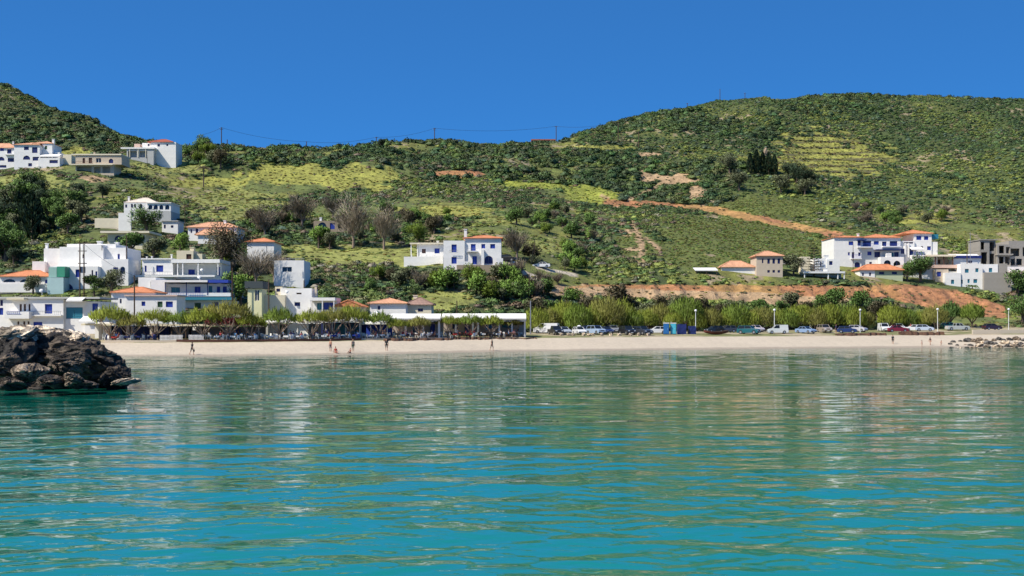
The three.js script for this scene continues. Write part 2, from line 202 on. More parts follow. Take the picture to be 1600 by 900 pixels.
// ---------------------------------------------------------------- buildings
const KEEP = []; // survey rectangles that shrubs stay out of
function ring(l, r, b, t, n, z, dep) { const sh = new THREE.Shape(), w = 0.06; sh.moveTo(l + 0.012, b + 0.012); sh.lineTo(r - 0.012, b + 0.012); sh.lineTo(r - 0.012, t - 0.012); sh.lineTo(l + 0.012, t - 0.012); sh.closePath(); for (let i = 0; i < n; i++) { const p = lerp(l + w, r, i / n), q = lerp(l, r - w, (i + 1) / n) - (i < n - 1 ? 0.03 : 0), h = new THREE.Path(); h.moveTo(p, b + w); h.lineTo(q, b + w); h.lineTo(q, t - w); h.lineTo(p, t - w); h.closePath(); sh.holes.push(h); } const g = new THREE.ExtrudeGeometry(sh, { depth: dep, bevelEnabled: false }); g.translate(0, 0, z); return g; }
function building(name, label, category, x0, x1, yTop, yBase, o = {}) {
  const cx = (x0 + x1) / 2, d = o.d ?? hit(cx, yBase), s = d / F, base = EYE + (HOR - yBase) / F * d;
  const root = thing(name, label, category, V(X(cx, d), base, -d), o.yaw ?? 0, o.group);
  KEEP.push([x0 - 4, x1 + 4, yTop - 2, yBase - (o.bury ?? 4), d + (o.deep ?? 9)]);
  const ux = (px) => (px - cx) * s, uy = (py) => (yBase - py) * s;
  const B = { root, s, d, ux, uy,
    // wall block with real openings: [kind, x0, x1, yTop, yBottom]; z = metres the front stands behind the building line
    block(a, b, t, bt, m, { z = 0, dep = 7, open = [], rec = 0.28, found = 3.0 } = {}) {
      const X0 = ux(a), X1 = ux(b), Y1 = uy(t), Y0 = bt >= yBase - 0.5 ? -found : uy(bt), sh = new THREE.Shape(); sh.moveTo(X0, Y0); sh.lineTo(X1, Y0); sh.lineTo(X1, Y1); sh.lineTo(X0, Y1); sh.closePath();
      for (const [k, oa, ob, ot, obt] of open) { const h = new THREE.Path(), l = Math.max(ux(oa), X0 + 0.12), r = Math.min(ux(ob), X1 - 0.12), tp = Math.min(uy(ot), Y1 - 0.12), bo = Math.max(uy(obt), Y0 + 0.08);
        if (k[0] === 'a') { const R = (r - l) / 2, sp = Math.max(bo + 0.05, tp - R); h.moveTo(l, bo); h.lineTo(r, bo); h.lineTo(r, sp); h.absellipse((l + r) / 2, sp, R, tp - sp, 0, Math.PI, false); h.lineTo(l, bo); } else { h.moveTo(l, bo); h.lineTo(r, bo); h.lineTo(r, tp); h.lineTo(l, tp); h.closePath(); } sh.holes.push(h); }
      const front = new THREE.ExtrudeGeometry(sh, { depth: 0.26, bevelEnabled: false, curveSegments: 8 }); front.translate(0, 0, -z - 0.26);
      const list = [front, box(X0 + 0.002, X1 - 0.002, Y0 + 0.002, Y1 - 0.002, -z - dep, -z - Math.max(rec, 0.27))];
      if (rec > 0.5) list.push(box(X0 + 0.002, X0 + 0.25, Y0 + 0.002, Y1 - 0.002, -z - rec, -z - 0.262), box(X1 - 0.25, X1 - 0.002, Y0 + 0.002, Y1 - 0.002, -z - rec, -z - 0.262), box(X0 + 0.251, X1 - 0.251, Y1 - 0.25, Y1 - 0.002, -z - rec, -z - 0.262));
      put('wall', list, m, root);
      for (const [k, oa, ob, ot, obt] of open) { if (k === 'o') continue; const l = ux(oa), r = ux(ob), tp = uy(ot), bo = uy(obt), zi = -z - Math.min(rec, 0.24), kind = k[k.length - 1], lm = { b: M.blue, n: M.navy, t: M.teal, r: M.brown, g: M.green }[kind];
        if (lm) { const f = put('window', [ring(l, r, bo, tp, 1, zi, 0.1)], lm, root);
          const n = r - l > 0.8 ? 2 : 1; for (let i = 0; i < n; i++) { const p = l + 0.03 + (r - l - 0.06) * i / n, q = l + 0.03 + (r - l - 0.06) * (i + 1) / n - 0.03; const sl = [box(p, q, bo + 0.07, tp - 0.08, zi - 0.03, zi + 0.02)]; for (let v = 0; v < 5; v++) { const yy = lerp(bo + 0.12, tp - 0.18, v / 5); sl.push(box(p + 0.06, q - 0.06, yy, yy + (tp - bo) / 9, zi + 0.021, zi + 0.05)); } put('shutter', sl, lm, f); } }
        else { const f = put('window', [ring(l, r, bo, tp, 2, zi, 0.06)], kind === 'w' ? M.white : M.navy, root); put('pane', [box(l + 0.01, r - 0.01, bo, tp, zi - 0.03, zi - 0.005)], M.glass, f); } }
      return B; },
    hip(a, b, eave, ridge, m = M.roof, { z = 0, dep = 7, over = 0.45, gable = false } = {}) { const x0 = ux(a) - over, x1 = ux(b) + over, y0 = uy(eave) + 0.004, y1 = Math.max(uy(ridge), y0 + 0.7), z0 = -z + over, z1 = -z - dep - over, w = x1 - x0, l = z0 - z1; let p;
      if (w >= l) { const k = gable ? 0 : Math.min(l / 2, w * 0.42); p = [[x0 + k, (z0 + z1) / 2], [x1 - k, (z0 + z1) / 2]]; } else { const k = gable ? 0 : Math.min(w / 2, l * 0.42); p = [[(x0 + x1) / 2, z0 - k], [(x0 + x1) / 2, z1 + k]]; }
      const A = V(x0, y0, z0), Bq = V(x1, y0, z0), C = V(x1, y0, z1), D = V(x0, y0, z1), P = V(p[0][0], y1, p[0][1]), Q = V(p[1][0], y1, p[1][1]);
      const tri = w >= l ? [A, Bq, Q, A, Q, P, Bq, C, Q, C, D, P, C, P, Q, D, A, P] : [A, Bq, P, Bq, C, Q, Bq, Q, P, C, D, Q, D, A, P, D, P, Q]; const g = new THREE.BufferGeometry(); g.setAttribute('position', new THREE.Float32BufferAttribute(tri.flatMap((v) => [v.x, v.y, v.z]), 3)); g.computeVertexNormals();
      const caps = [bar(P, Q, 0.14), ...(w >= l ? [[A, P], [D, P], [Bq, Q], [C, Q]] : [[A, P], [Bq, P], [C, Q], [D, Q]]).map(([u, v]) => bar(u, v, 0.11))]; B.roof = put('roof', [g, box(x0, x1, y0 - 0.12, y0 - 0.004, z1, z0), ...caps], m, root); return B; },
    slab(a, b, t, bt, m, { z = 0, dep = 7, name = 'roof' } = {}) { B.roof = put(name, [box(ux(a), ux(b), uy(bt), uy(t), -z - dep, -z + 0.35)], m, root); return B; },
    piece(name, m, a, b, t, bt, z0, z1, parent = root) { put(name, [box(ux(a), ux(b), uy(bt), uy(t), z0, z1)], m, parent); return B; },
    chimney(x, t, bt, z = 3, m = M.white, w = 0.55) { const g = [box(ux(x) - w / 2, ux(x) + w / 2, uy(bt), uy(t), -z - w, -z), box(ux(x) - w / 2 - 0.1, ux(x) + w / 2 + 0.1, uy(t) + 0.003, uy(t) + 0.14, -z - w - 0.1, -z + 0.1)]; put('chimney', g, m, root); return B; },
    rail(a, b, t, bt, z, m = M.metal, gap = 0.35) { const x0 = ux(a), x1 = ux(b), y1 = uy(t), y0 = uy(bt), g = [box(x0, x1, y1 - 0.06, y1, z - 0.03, z + 0.03), box(x0, x1, y0, y0 + 0.05, z - 0.03, z + 0.03)]; for (let x = x0; x <= x1; x += gap) g.push(box(x - 0.02, x + 0.02, y0 + 0.05, y1 - 0.06, z - 0.02, z + 0.02)); put('railing', g, m, root); return B; },
    posts(xs, t, bt, z, w = 0.22, m = M.white) { for (const x of xs) put('column', [box(ux(x) - w / 2, ux(x) + w / 2, uy(bt), uy(t), z - w / 2, z + w / 2)], m, root); return B; },
    awning(a, b, t, bt, z0, z1, m = M.canvas) { const x0 = ux(a), x1 = ux(b), y1 = uy(t), y0 = uy(bt), sh = new THREE.Shape(); sh.moveTo(z0, y1); sh.lineTo(z1, y0); sh.lineTo(z1, y0 - 0.22); sh.lineTo(z1 - 0.05, y0 - 0.22); sh.lineTo(z1 - 0.05, y0 - 0.05); sh.lineTo(z0, y1 - 0.06); sh.closePath(); const g = new THREE.ExtrudeGeometry(sh, { depth: x1 - x0, bevelEnabled: false }); g.rotateY(-Math.PI / 2); g.translate(x1, 0, 0); put('awning', [g], m, root); return B; },
    dish(x, y, z = 1) { const g = new THREE.SphereGeometry(0.45, 10, 5, 0, 6.283, 0, 0.9); g.rotateX(1.1); g.translate(ux(x), uy(y), -z); put('satellite_dish', [g, bar(V(ux(x), uy(y) - 0.7, -z - 0.1), V(ux(x), uy(y) + 0.2, -z - 0.1), 0.04)], M.lampWhite, root); return B; },
  }; return B;
}
// -- hilltop on the left
building('white_villa', 'white villa with orange hipped roof, cut off by the photo edge', 'house', -34, 24, 220, 266, { deep: 14 }).block(-34, 24, 231, 266, M.white, { dep: 9, open: [['b', 0, 6, 231, 236], ['wn', 11, 18, 233, 240], ['an', -3, 7, 245, 251], ['n', 12, 22, 247, 253], ['wn', -20, 10, 258, 262]] }).hip(-34, 24, 231, 221, M.roofPale, { dep: 9 }).piece('balcony', M.white, 9, 24, 241, 242.5, 0.005, 1.1).chimney(16.5, 220, 232, 2);
building('white_villa', 'white three storey villa with arched balcony, awning terrace and tall white chimney', 'house', 22, 96, 216, 262, { deep: 16 })
  .block(22, 62, 226, 262, M.white, { dep: 9, open: [['n', 37.5, 45, 229, 234.5], ['n', 50, 58.5, 230, 239], ['an', 36, 47, 243, 249.5], ['n', 51, 61, 245, 251], ['n', 44, 50, 255, 260]] }).hip(22, 62, 226, 220, M.roofPale, { dep: 9 })
  .block(62.3, 78, 223, 250, M.white, { z: 2, dep: 8, open: [['g', 66, 70, 226.5, 232]] }).hip(48, 78, 222.5, 217, M.roofPale, { z: 2, dep: 8, over: 0.3 }).chimney(77.5, 215.5, 226, 3, M.white, 0.8).block(62.4, 96, 248, 262, M.white, { z: -1.5, dep: 5, open: [['wn', 80, 93, 251, 256]] }).awning(64, 94, 240, 245, -1.4, 1.5).posts([65, 79, 93], 245, 248, 1.3, 0.12).block(94.5, 108, 240, 262, M.cream, { z: 2, dep: 4 }).block(79, 88, 236, 247.5, M.white, { z: 3, dep: 4 });
building('beige_house', 'unpainted beige two storey house with thin overhanging roof slab below the ridge', 'house', 112, 192, 241, 271, { deep: 13 }).block(118, 190, 243, 257, M.beige, { dep: 8, rec: 0.28, open: [['r', 129, 133, 247, 255], ['r', 138.5, 144, 246.5, 255], ['w', 150, 158, 247, 254], ['an', 170, 177, 248, 255]] }).slab(112, 190, 240.5, 242.6, M.cream, { dep: 9 }).slab(113, 178, 256.8, 258.6, M.cream, { dep: 8, z: -0.9, name: 'balcony' }).block(118, 178, 258.8, 271, M.beige, { rec: 1.6, open: [['o', 120, 143, 260, 270], ['o', 147, 157, 261, 270], ['o', 160, 172, 260.5, 270]] }).rail(114, 147, 252.5, 256.6, 1.0, M.brown).chimney(142, 236, 241, 3, M.beige);
building('ridge_house', 'pale house with dark red roof on the ridge beside the poles', 'house', 190, 276, 212, 256, { deep: 14 }).block(198, 240, 233, 256, M.greyw, { dep: 8, rec: 1.4, open: [['o', 200, 214, 236, 246], ['o', 218, 230, 236, 246]] }).slab(189, 242, 230.4, 232.7, M.white, { dep: 8 }).block(232, 271, 220, 256, M.white, { z: 3, dep: 8, found: 5, open: [['n', 242, 246, 223, 227], ['n', 256, 259, 223, 226]] }).hip(228, 266, 219.8, 213, mat(0.36, 0.09, 0.05, { map: rep(TX.tile, 0.16) }), { z: 3, dep: 8 }).block(204, 213, 222, 231, M.pink, { z: 4, dep: 3 }).block(215, 231, 220, 230.3, M.white, { z: 5, dep: 5, open: [['n', 224, 227, 221.5, 225]] }).posts([203, 216, 228], 232.7, 246, 0.1, 0.25, M.cream);
// -- slope villas
building('arched_villa', 'white hillside villa with a row of round arches and low pale roof', 'house', 190, 268, 305, 346, { deep: 12 }).block(192, 230, 316, 346, M.white, { z: 0.8, dep: 8, open: [['n', 194, 197, 319, 324], ['n', 203, 206, 318, 324], ['n', 208, 211, 318, 324], ['an', 216, 221, 318, 325], ['n', 202, 207, 331, 338]] }).block(230.2, 267, 318, 330, M.white, { dep: 8, rec: 1.5, open: [['a', 232, 238, 320, 327.5], ['a', 240, 246.5, 320, 327.5], ['a', 249, 255, 320, 327.5], ['a', 258, 264.5, 320, 327.5]] }).block(230.2, 267, 330.2, 346, M.greyw, { dep: 8, open: [['n', 236, 240, 334, 340], ['n', 248, 252, 334, 340]] }).hip(194, 240, 315.6, 306, mat(0.72, 0.62, 0.52, { map: rep(TX.tile, 0.16) }), { z: 1.2, dep: 8 }).slab(229, 268, 316.4, 317.8, M.white, { dep: 8 }).chimney(193, 305, 316, 4, M.white, 0.5);
building('garden_wall', 'cream stepped garden wall on the path below the arched villa', 'wall', 148, 206, 332, 362, { deep: 4 }).block(148, 186, 341, 356, M.cream, { dep: 0.5 }).block(186.3, 206, 333, 362, M.white, { z: -0.6, dep: 0.5 });
building('white_cottage', 'tiny white flat roofed cottage with one dark window between two trees', 'house', 252, 279, 344, 364, { deep: 7 }).block(253, 278, 346, 364, M.white, { dep: 5, open: [['n', 267, 271, 352, 356], ['n', 256, 259, 351, 357]] }).slab(252, 279, 344.6, 345.9, M.greyw, { dep: 5.4 });
building('tiled_house', 'white house with two overlapping orange tiled roofs above the dark pine', 'house', 288, 372, 343, 380, { deep: 13 }).block(290, 367, 354, 380, M.white, { z: 2, dep: 8, open: [['n', 294, 296.5, 357, 363], ['n', 302, 306, 356, 363], ['n', 350, 354, 358, 363]] }).hip(290, 367, 353.6, 344, M.roofPale, { z: 2, dep: 8 }).block(312, 370, 368, 380, M.white, { z: -1.5, dep: 3.3 }).hip(310, 366, 367.6, 358, M.roofPale, { z: -1.5, dep: 3.2 }).chimney(343, 342, 352, 5, M.white, 0.7);
building('cream_house', 'cream house with wide flat roof slab half hidden by trees', 'house', 160, 236, 359, 388, { deep: 11 }).block(168, 228, 365, 388, M.cream, { dep: 8, open: [['an', 179, 191, 368, 376], ['g', 206, 219, 368, 376]] }).slab(160, 236, 361.5, 364.8, M.cream, { dep: 9, z: -1 });
building('tall_white_house', 'tall narrow white house with orange roof above the bare shrubs', 'house', 385, 429, 369, 412, { deep: 11 }).block(386, 428, 378, 412, M.white, { dep: 8, open: [['w', 416, 417.6, 382, 395]] }).hip(386, 428, 377.6, 370, M.roof, { dep: 8 });
building('white_annex', 'low flat white block stepping down beside the tall white house', 'house', 424, 476, 403, 448, { deep: 9 }).block(428, 475, 407, 448, M.white, { dep: 7, open: [['w', 441, 456, 417, 425]] }).rail(446, 475, 403.5, 407, -0.3).posts([470], 420, 430, 0.3, 0.1, M.white);
building('stone_ruin', 'roofless brown stone house with arched opening behind the bare trees', 'ruin', 489, 548, 341, 362, { deep: 8 }).block(490, 546, 345, 362, M.stone, { dep: 5, rec: 2, open: [['a', 497, 510, 347.5, 357], ['b', 515.5, 523, 348.5, 358], ['o', 528, 534, 350, 357]] }).chimney(500, 339.5, 345, 1, M.white, 0.6).chimney(531, 338.5, 345, 1, M.stone, 0.7).chimney(537, 338, 345, 1, M.stone, 0.5);
// -- village on the left
building('stepped_white_house', 'large stepped white house with arched gateway behind the twin pole', 'house', 40, 197, 376, 452, { deep: 16 })
  .block(55, 83, 386, 452, M.white, { z: 4, dep: 8 }).block(83.2, 120, 384, 452, M.white, { z: 3, dep: 9, open: [['n', 119, 119.8, 394, 402]] }).block(90, 168, 378.5, 386, M.white, { z: 4.5, dep: 7 }).block(120.2, 154, 381, 452, M.white, { z: 2.5, dep: 9, open: [['n', 121, 123, 396, 402]] }).block(154.2, 187, 385, 452, M.white, { z: 3.4, dep: 9, open: [['b', 174, 177.5, 395, 407], ['b', 172, 180, 417, 426]] }).block(40, 60, 407, 452, M.white, { z: 3, dep: 6 })
  .block(78, 153, 416, 452, M.white, { dep: 4, open: [['b', 118, 126, 421, 433], ['an', 95, 114, 443, 452], ['n', 143, 145.5, 422, 433], ['b', 149, 152, 424, 433]] }).block(153.3, 196, 404, 452, M.white, { z: 1.6, dep: 6, rec: 1.2, open: [['a', 183, 191, 416, 427], ['b', 172, 180, 417, 426]] }).chimney(55.6, 378, 387, 5, M.white, 0.5).chimney(137, 374, 379, 6, M.white, 0.9).chimney(165, 376, 380, 6, M.white, 0.7).chimney(152.5, 383, 390, 2.2, M.metal, 0.14);
building('green_water_tank', 'green netted tank on a pale round plinth below the stepped white house', 'tank', 78, 106, 416, 456, { deep: 5 }).block(79, 104, 434, 456, plas(0.45, 0.62, 0.62), { dep: 3, z: -1.5 }).piece('tank', mat(0.04, 0.28, 0.17, { roughness: 0.6 }), 93, 105, 417, 433, -2, 1.2).piece('net', mat(0.30, 0.48, 0.42), 80, 92.5, 418, 433.5, -2, 1.2);
building('arcade_house', 'low white house with bright orange roof and round arches near the photo edge', 'house', -30, 79, 420, 458, { deep: 10 }).block(-28, 77, 432, 458, M.white, { dep: 7, rec: 1.6, open: [['a', 5, 24, 436, 441], ['a', 31, 50, 436, 441], ['b', 70, 75, 437, 443], ['a', -20, -2, 436, 441]] }).hip(2, 77, 431.6, 421.5, M.roof, { dep: 7 }).piece('parapet', M.white, -28, 76, 444, 457, 0.6, 0.8);
building('blue_window_house', 'two storey white house with royal blue shutters and balcony behind the boulders', 'house', -30, 156, 462, 523, { deep: 12 })
  .block(-30, 99, 467, 523, M.white, { dep: 8, open: [['b', 70, 81.5, 475, 490], ['r', 30.5, 34, 475, 486], ['r', 37, 40.5, 475, 486], ['r', 44.5, 47.5, 475, 486], ['n', 0, 4.5, 465.6 + 3, 478], ['b', -2, 5, 481, 492], ['r', 27, 30, 502, 511], ['r', 36, 39.5, 502, 511], ['r', 43, 46, 502, 511], ['b', 52, 66, 503, 512]] }).block(99.3, 131, 470, 523, M.white, { z: 0.6, dep: 8, open: [['wt', 100.5, 127, 480, 498]] }).block(131.2, 155, 471, 523, M.white, { z: 0.3, dep: 8, open: [['b', 143, 152, 474, 486], ['b', 100 + 46, 152, 498, 510]] }).slab(17, 44, 465.5, 468.5, M.cream, { z: -1.2, dep: 4, name: 'canopy' }).slab(-30, 157, 464, 466.8, M.greyw, { dep: 8 })
  .piece('balcony', M.white, 14, 52, 487, 498, 0.005, 1.6).rail(18, 40, 486, 491, 1.62, M.blue).rail(52, 98, 486, 492, 0.5, M.metal).piece('balcony', M.white, 52, 98, 492, 494, 0.005, 0.6).awning(110, 135, 464.5, 469.5, 0.2, 1.8).dish(57, 454.5, 2);
building('flat_roof_house', 'white flat roofed house with columned veranda and blue doors, upper of two', 'house', 208, 346, 400, 440, { deep: 12 }).block(222, 270, 406, 440, M.white, { dep: 8, open: [['b', 244, 255, 414.5, 425], ['b', 226, 229, 415, 425]] }).block(270.2, 342, 411, 440, M.white, { z: 2.2, dep: 7, open: [['b', 289, 299.5, 420, 429], ['b', 334, 339, 416, 430], ['n', 271, 274, 418, 426]] }).slab(268, 344, 405.2, 410.8, M.white, { dep: 8 }).slab(221, 270, 403.6, 405.6, M.white, { dep: 8 }).posts([278, 286, 310, 341], 410.8, 430, 0.15, 0.2).piece('balcony', M.white, 210, 338, 430, 433, 0.005, 1.2).rail(214, 272, 425, 430, 1.2).dish(317, 423, -0.6).chimney(224, 401, 405, 2, M.white, 0.2).chimney(232, 400.5, 405, 2, M.white, 0.2).chimney(263, 397.5, 405, 2, M.white, 0.25);
building('ruined_cottage', 'small cream unfinished cottage behind the veranda house', 'house', 274, 314, 390, 407, { deep: 6, d: 246 }).block(276, 302, 391.5, 407, M.cream, { dep: 4, open: [['r', 291, 299, 397, 405]] }).block(302.2, 314, 396, 407, M.cream, { z: 1, dep: 3 }).chimney(298, 387, 392, 1, M.cream, 1);
building('blue_balcony_house', 'white two storey house with blue pergola, blue balcony rail and blue doors', 'house', 196, 366, 432, 482, { deep: 12 }).block(234, 256, 437, 482, M.white, { z: 0.6, dep: 8 }).block(206, 233.7, 432, 482, M.white, { z: 3.5, dep: 6, open: [['w', 225, 232, 439, 448]] }).block(256.2, 362, 443, 463, M.white, { z: 2, dep: 7, open: [['wt', 262, 276, 448, 459], ['b', 299, 308.5, 447, 459], ['t', 321, 327, 446, 460], ['b', 334, 339.5, 447, 461], ['b', 343.5, 350, 447, 457]] }).slab(257, 326, 438, 441, M.white, { z: -0.5, dep: 9 }).slab(326.5, 358, 437.5, 442, M.blue, { z: -0.3, dep: 4, name: 'pergola' }).posts([259, 292, 325], 441, 461, 0.3, 0.14, M.navy).piece('balcony', M.white, 256.5, 361, 457.5, 463, 0.1, 0.3).rail(258, 290, 457.8, 464.8, 0.5, M.blue).rail(293, 320, 457.8, 464.8, 0.5, M.blue).piece('balcony', M.teal, 276, 366, 464.5, 469, -1.9, 0.9).block(257, 362, 469.2, 482, M.white, { z: 0.4, dep: 8, open: [['b', 330, 340, 472, 482], ['g', 303, 313, 473, 482], ['n', 347, 355, 474, 480]] }).dish(308, 433.5, 1.5);
building('low_tiled_cottage', 'low white cottage with faded orange roof in front of the blue balcony house', 'house', 172, 246, 447, 484, { deep: 8, d: 193 }).block(174, 243, 457, 484, M.white, { dep: 6, open: [['n', 187, 190, 467, 474]] }).hip(176, 240, 456.6, 448, M.roof, { dep: 6 });
building('shuttered_house', 'low white house with flat slab and green shutters just behind the beach trees', 'house', 194, 278, 459, 496, { deep: 7, d: 187 }).block(196, 276, 463, 496, M.white, { dep: 5, open: [['b', 221, 227, 471, 478], ['g', 246, 254, 471, 480], ['b', 259, 270, 471, 480]] }).slab(195, 278, 461, 462.8, M.pink, { dep: 5.6 });
building('yellow_shed', 'narrow lemon yellow shed under a dark slanted roof', 'shed', 386, 410, 438, 482, { deep: 5, d: 192 }).block(387, 409, 451, 482, M.lemon, { dep: 4, open: [['w', 398, 405, 453, 470]] }).slab(383, 411, 439.5, 450.6, mat(0.05, 0.065, 0.07), { dep: 5 });
building('cream_flat_house', 'cream white flat roofed house with roof terrace behind the tamarisks', 'house', 404, 490, 444, 486, { deep: 9, d: 194 }).block(436, 485, 450, 486, M.white, { z: 1.2, dep: 6, open: [['n', 458, 467, 472, 478], ['r', 461, 469, 457, 459.5]] }).block(405, 445, 461, 486, M.cream, { dep: 5 }).block(424, 435.6, 447, 470, M.cream, { z: 3, dep: 4, open: [['n', 426, 432, 450, 455]] }).chimney(490, 446, 462, 2, M.beige, 0.4).dish(448, 457, 0.3);
building('pergola_bar', 'bar with white pergola and teal shade between two tiled houses', 'bar', 484, 526, 463, 490, { deep: 7, d: 190 }).block(485, 524, 470, 490, M.white, { z: 2, dep: 4, open: [['t', 492, 500, 473, 484], ['b', 502, 520, 472, 484]] }).slab(484, 524, 465, 469.8, M.white, { dep: 6, name: 'pergola' }).posts([486, 504, 522], 469.8, 490, 0.2, 0.16);
building('gabled_house', 'small house with steep orange gable roof beside the white tent', 'house', 524, 568, 466, 492, { deep: 8, d: 192 }).block(526, 564, 479, 492, M.cream, { dep: 6 }).hip(524, 564, 478.6, 469, M.roof, { dep: 6, gable: true });
building('tan_roof_house', 'house with wide orange tan roof behind the white tent', 'house', 576, 636, 463, 492, { deep: 9, d: 197 }).block(578, 634, 474, 492, M.white, { dep: 7, open: [['n', 590, 594, 478, 484]] }).hip(578, 634, 473.6, 465.5, M.roofPale, { dep: 7 });
building('brown_roof_house', 'cream house with weathered brown pyramid roof and stub chimney', 'house', 632, 677, 461, 490, { deep: 9, d: 201 }).block(635, 674, 476, 490, M.cream, { dep: 6, open: [['n', 653, 661, 482, 487]] }).hip(635, 674, 475.6, 464, M.roofOld, { dep: 6 }).chimney(647, 461.5, 466, 2.6, M.cream, 0.8);
// -- the white house in the middle
building('blue_shutter_villa', 'white villa with blue shutters, arched porch and orange roof in mid slope', 'house', 692, 786, 362, 424, { deep: 12, bury: 13 }).block(693, 726, 376, 424, M.white, { dep: 7, open: [['b', 705.5, 713.5, 382, 394], ['b', 705.5, 713.5, 401.5, 412]] }).block(726.2, 783, 372, 418, M.white, { z: 0.5, dep: 8, open: [['b', 735.5, 743, 381, 392], ['b', 752, 758, 381, 388], ['b', 766, 773.5, 381, 388], ['b', 738, 745, 400, 413], ['an', 757, 770, 399.5, 412]] }).hip(726, 783, 371.6, 365.5, M.roof, { z: 0.5, dep: 8 }).piece('pier', M.white, 752, 756.5, 390, 417, -0.45, 0.7).piece('terrace', M.stone, 714, 787, 414.5, 430, -0.4, 1.3).piece('parapet', M.white, 716, 736, 409, 414.4, 1, 1.2).piece('parapet', M.white, 776, 786, 404, 414.4, 1, 1.2).rail(730, 746, 388, 392.5, 1, M.metal).piece('balcony', M.white, 730, 747, 392.5, 393.8, -0.45, 1.05).rail(702, 716, 391, 394.6, 0.6, M.metal).chimney(727, 358.5, 374, 0.9, M.white, 0.65);
building('white_bungalow', 'low white bungalow with pale terrace wall beside the blue shuttered villa', 'house', 628, 693, 376, 412, { deep: 10, d: 250 }).block(651, 692, 379, 402, M.white, { z: 4, dep: 6, open: [['r', 657, 663, 387, 394], ['b', 677, 685, 386, 394]] }).slab(638, 693, 377.5, 379.5, M.cream, { z: 3.5, dep: 7 }).posts([640, 650], 379.5, 402, -3.8, 0.2).block(631, 692.5, 401, 412, M.white, { dep: 3.5 }).posts([643, 655, 667, 679], 398, 401, -0.2, 0.3).chimney(681, 374, 378, 6, M.white, 0.5);
building('ridge_hut', 'tiny stone hut with reddish flat roof on the skyline', 'house', 830, 868, 216, 226, { deep: 9, d: 586 }).block(832, 866, 219.5, 226, M.stone, { dep: 7, open: [['r', 844, 848, 221, 224]] }).slab(830, 868, 217.5, 219.3, mat(0.36, 0.12, 0.07), { dep: 7.5 });
// -- right hand side
building('tower_house', 'peach house with square hipped tower and low orange roofed wing', 'house', 1123, 1226, 389, 430, { deep: 12 }).block(1182, 1223, 400, 430, M.beige, { dep: 7, open: [['n', 1199, 1203, 404, 412], ['n', 1207, 1211, 404, 412], ['n', 1215, 1219, 404, 412], ['n', 1190.5, 1193, 404, 411], ['n', 1199, 1203, 422, 426], ['n', 1207, 1211, 422, 426], ['n', 1215, 1219, 422, 426]] }).hip(1182, 1223, 399.6, 391, M.roofPale, { dep: 7 }).block(1129, 1181.7, 417, 430, M.white, { z: 1.5, dep: 6 }).hip(1129, 1180, 416.6, 406, M.roofPale, { z: 1.5, dep: 6 });
building('white_canopy', 'low white canvas canopy on posts beside the peach tower house', 'canopy', 1085, 1124, 416, 429, { deep: 6 }).awning(1086, 1122, 417, 422, -3.5, 0).posts([1088, 1104, 1120], 422.5, 430, -0.2, 0.15, M.wood);
building('courtyard_house', 'small cream house with arched roof line behind the single star shaped pine', 'house', 1224, 1294, 399, 430, { deep: 9 }).block(1252, 1266, 401, 430, M.cream, { dep: 5 }).block(1226, 1251.7, 406, 412, M.greyw, { z: 2, dep: 4 }).block(1274, 1292, 403, 430, M.white, { z: 1, dep: 5, open: [['n', 1283, 1285.5, 409, 417]] });
building('cube_house', 'small white cube house with one navy window touching the hotel', 'house', 1288, 1314, 397, 426, { deep: 8 }).block(1292, 1312, 405, 426, M.white, { dep: 5, open: [['n', 1295.5, 1301, 408, 414]] }).chimney(1293, 399, 406, 1, M.white, 1.2);
building('flat_pergola', 'long white flat pergola roof on short posts in the scrub', 'pergola', 1254, 1322, 418, 436, { deep: 6 }).slab(1255, 1320, 424, 427, M.white, { dep: 4 }).posts([1257, 1294, 1309, 1319], 427, 436, 0, 0.25).block(1256, 1320, 427.2, 436, M.greyw, { z: 3, dep: 0.6 }).chimney(1292, 419, 424, 1, M.white, 1.0);
const HW = building('seaside_hotel', 'long white hotel with blue balconies, arches and three orange roofs', 'hotel', 1301, 1472, 355, 422, { deep: 16 });
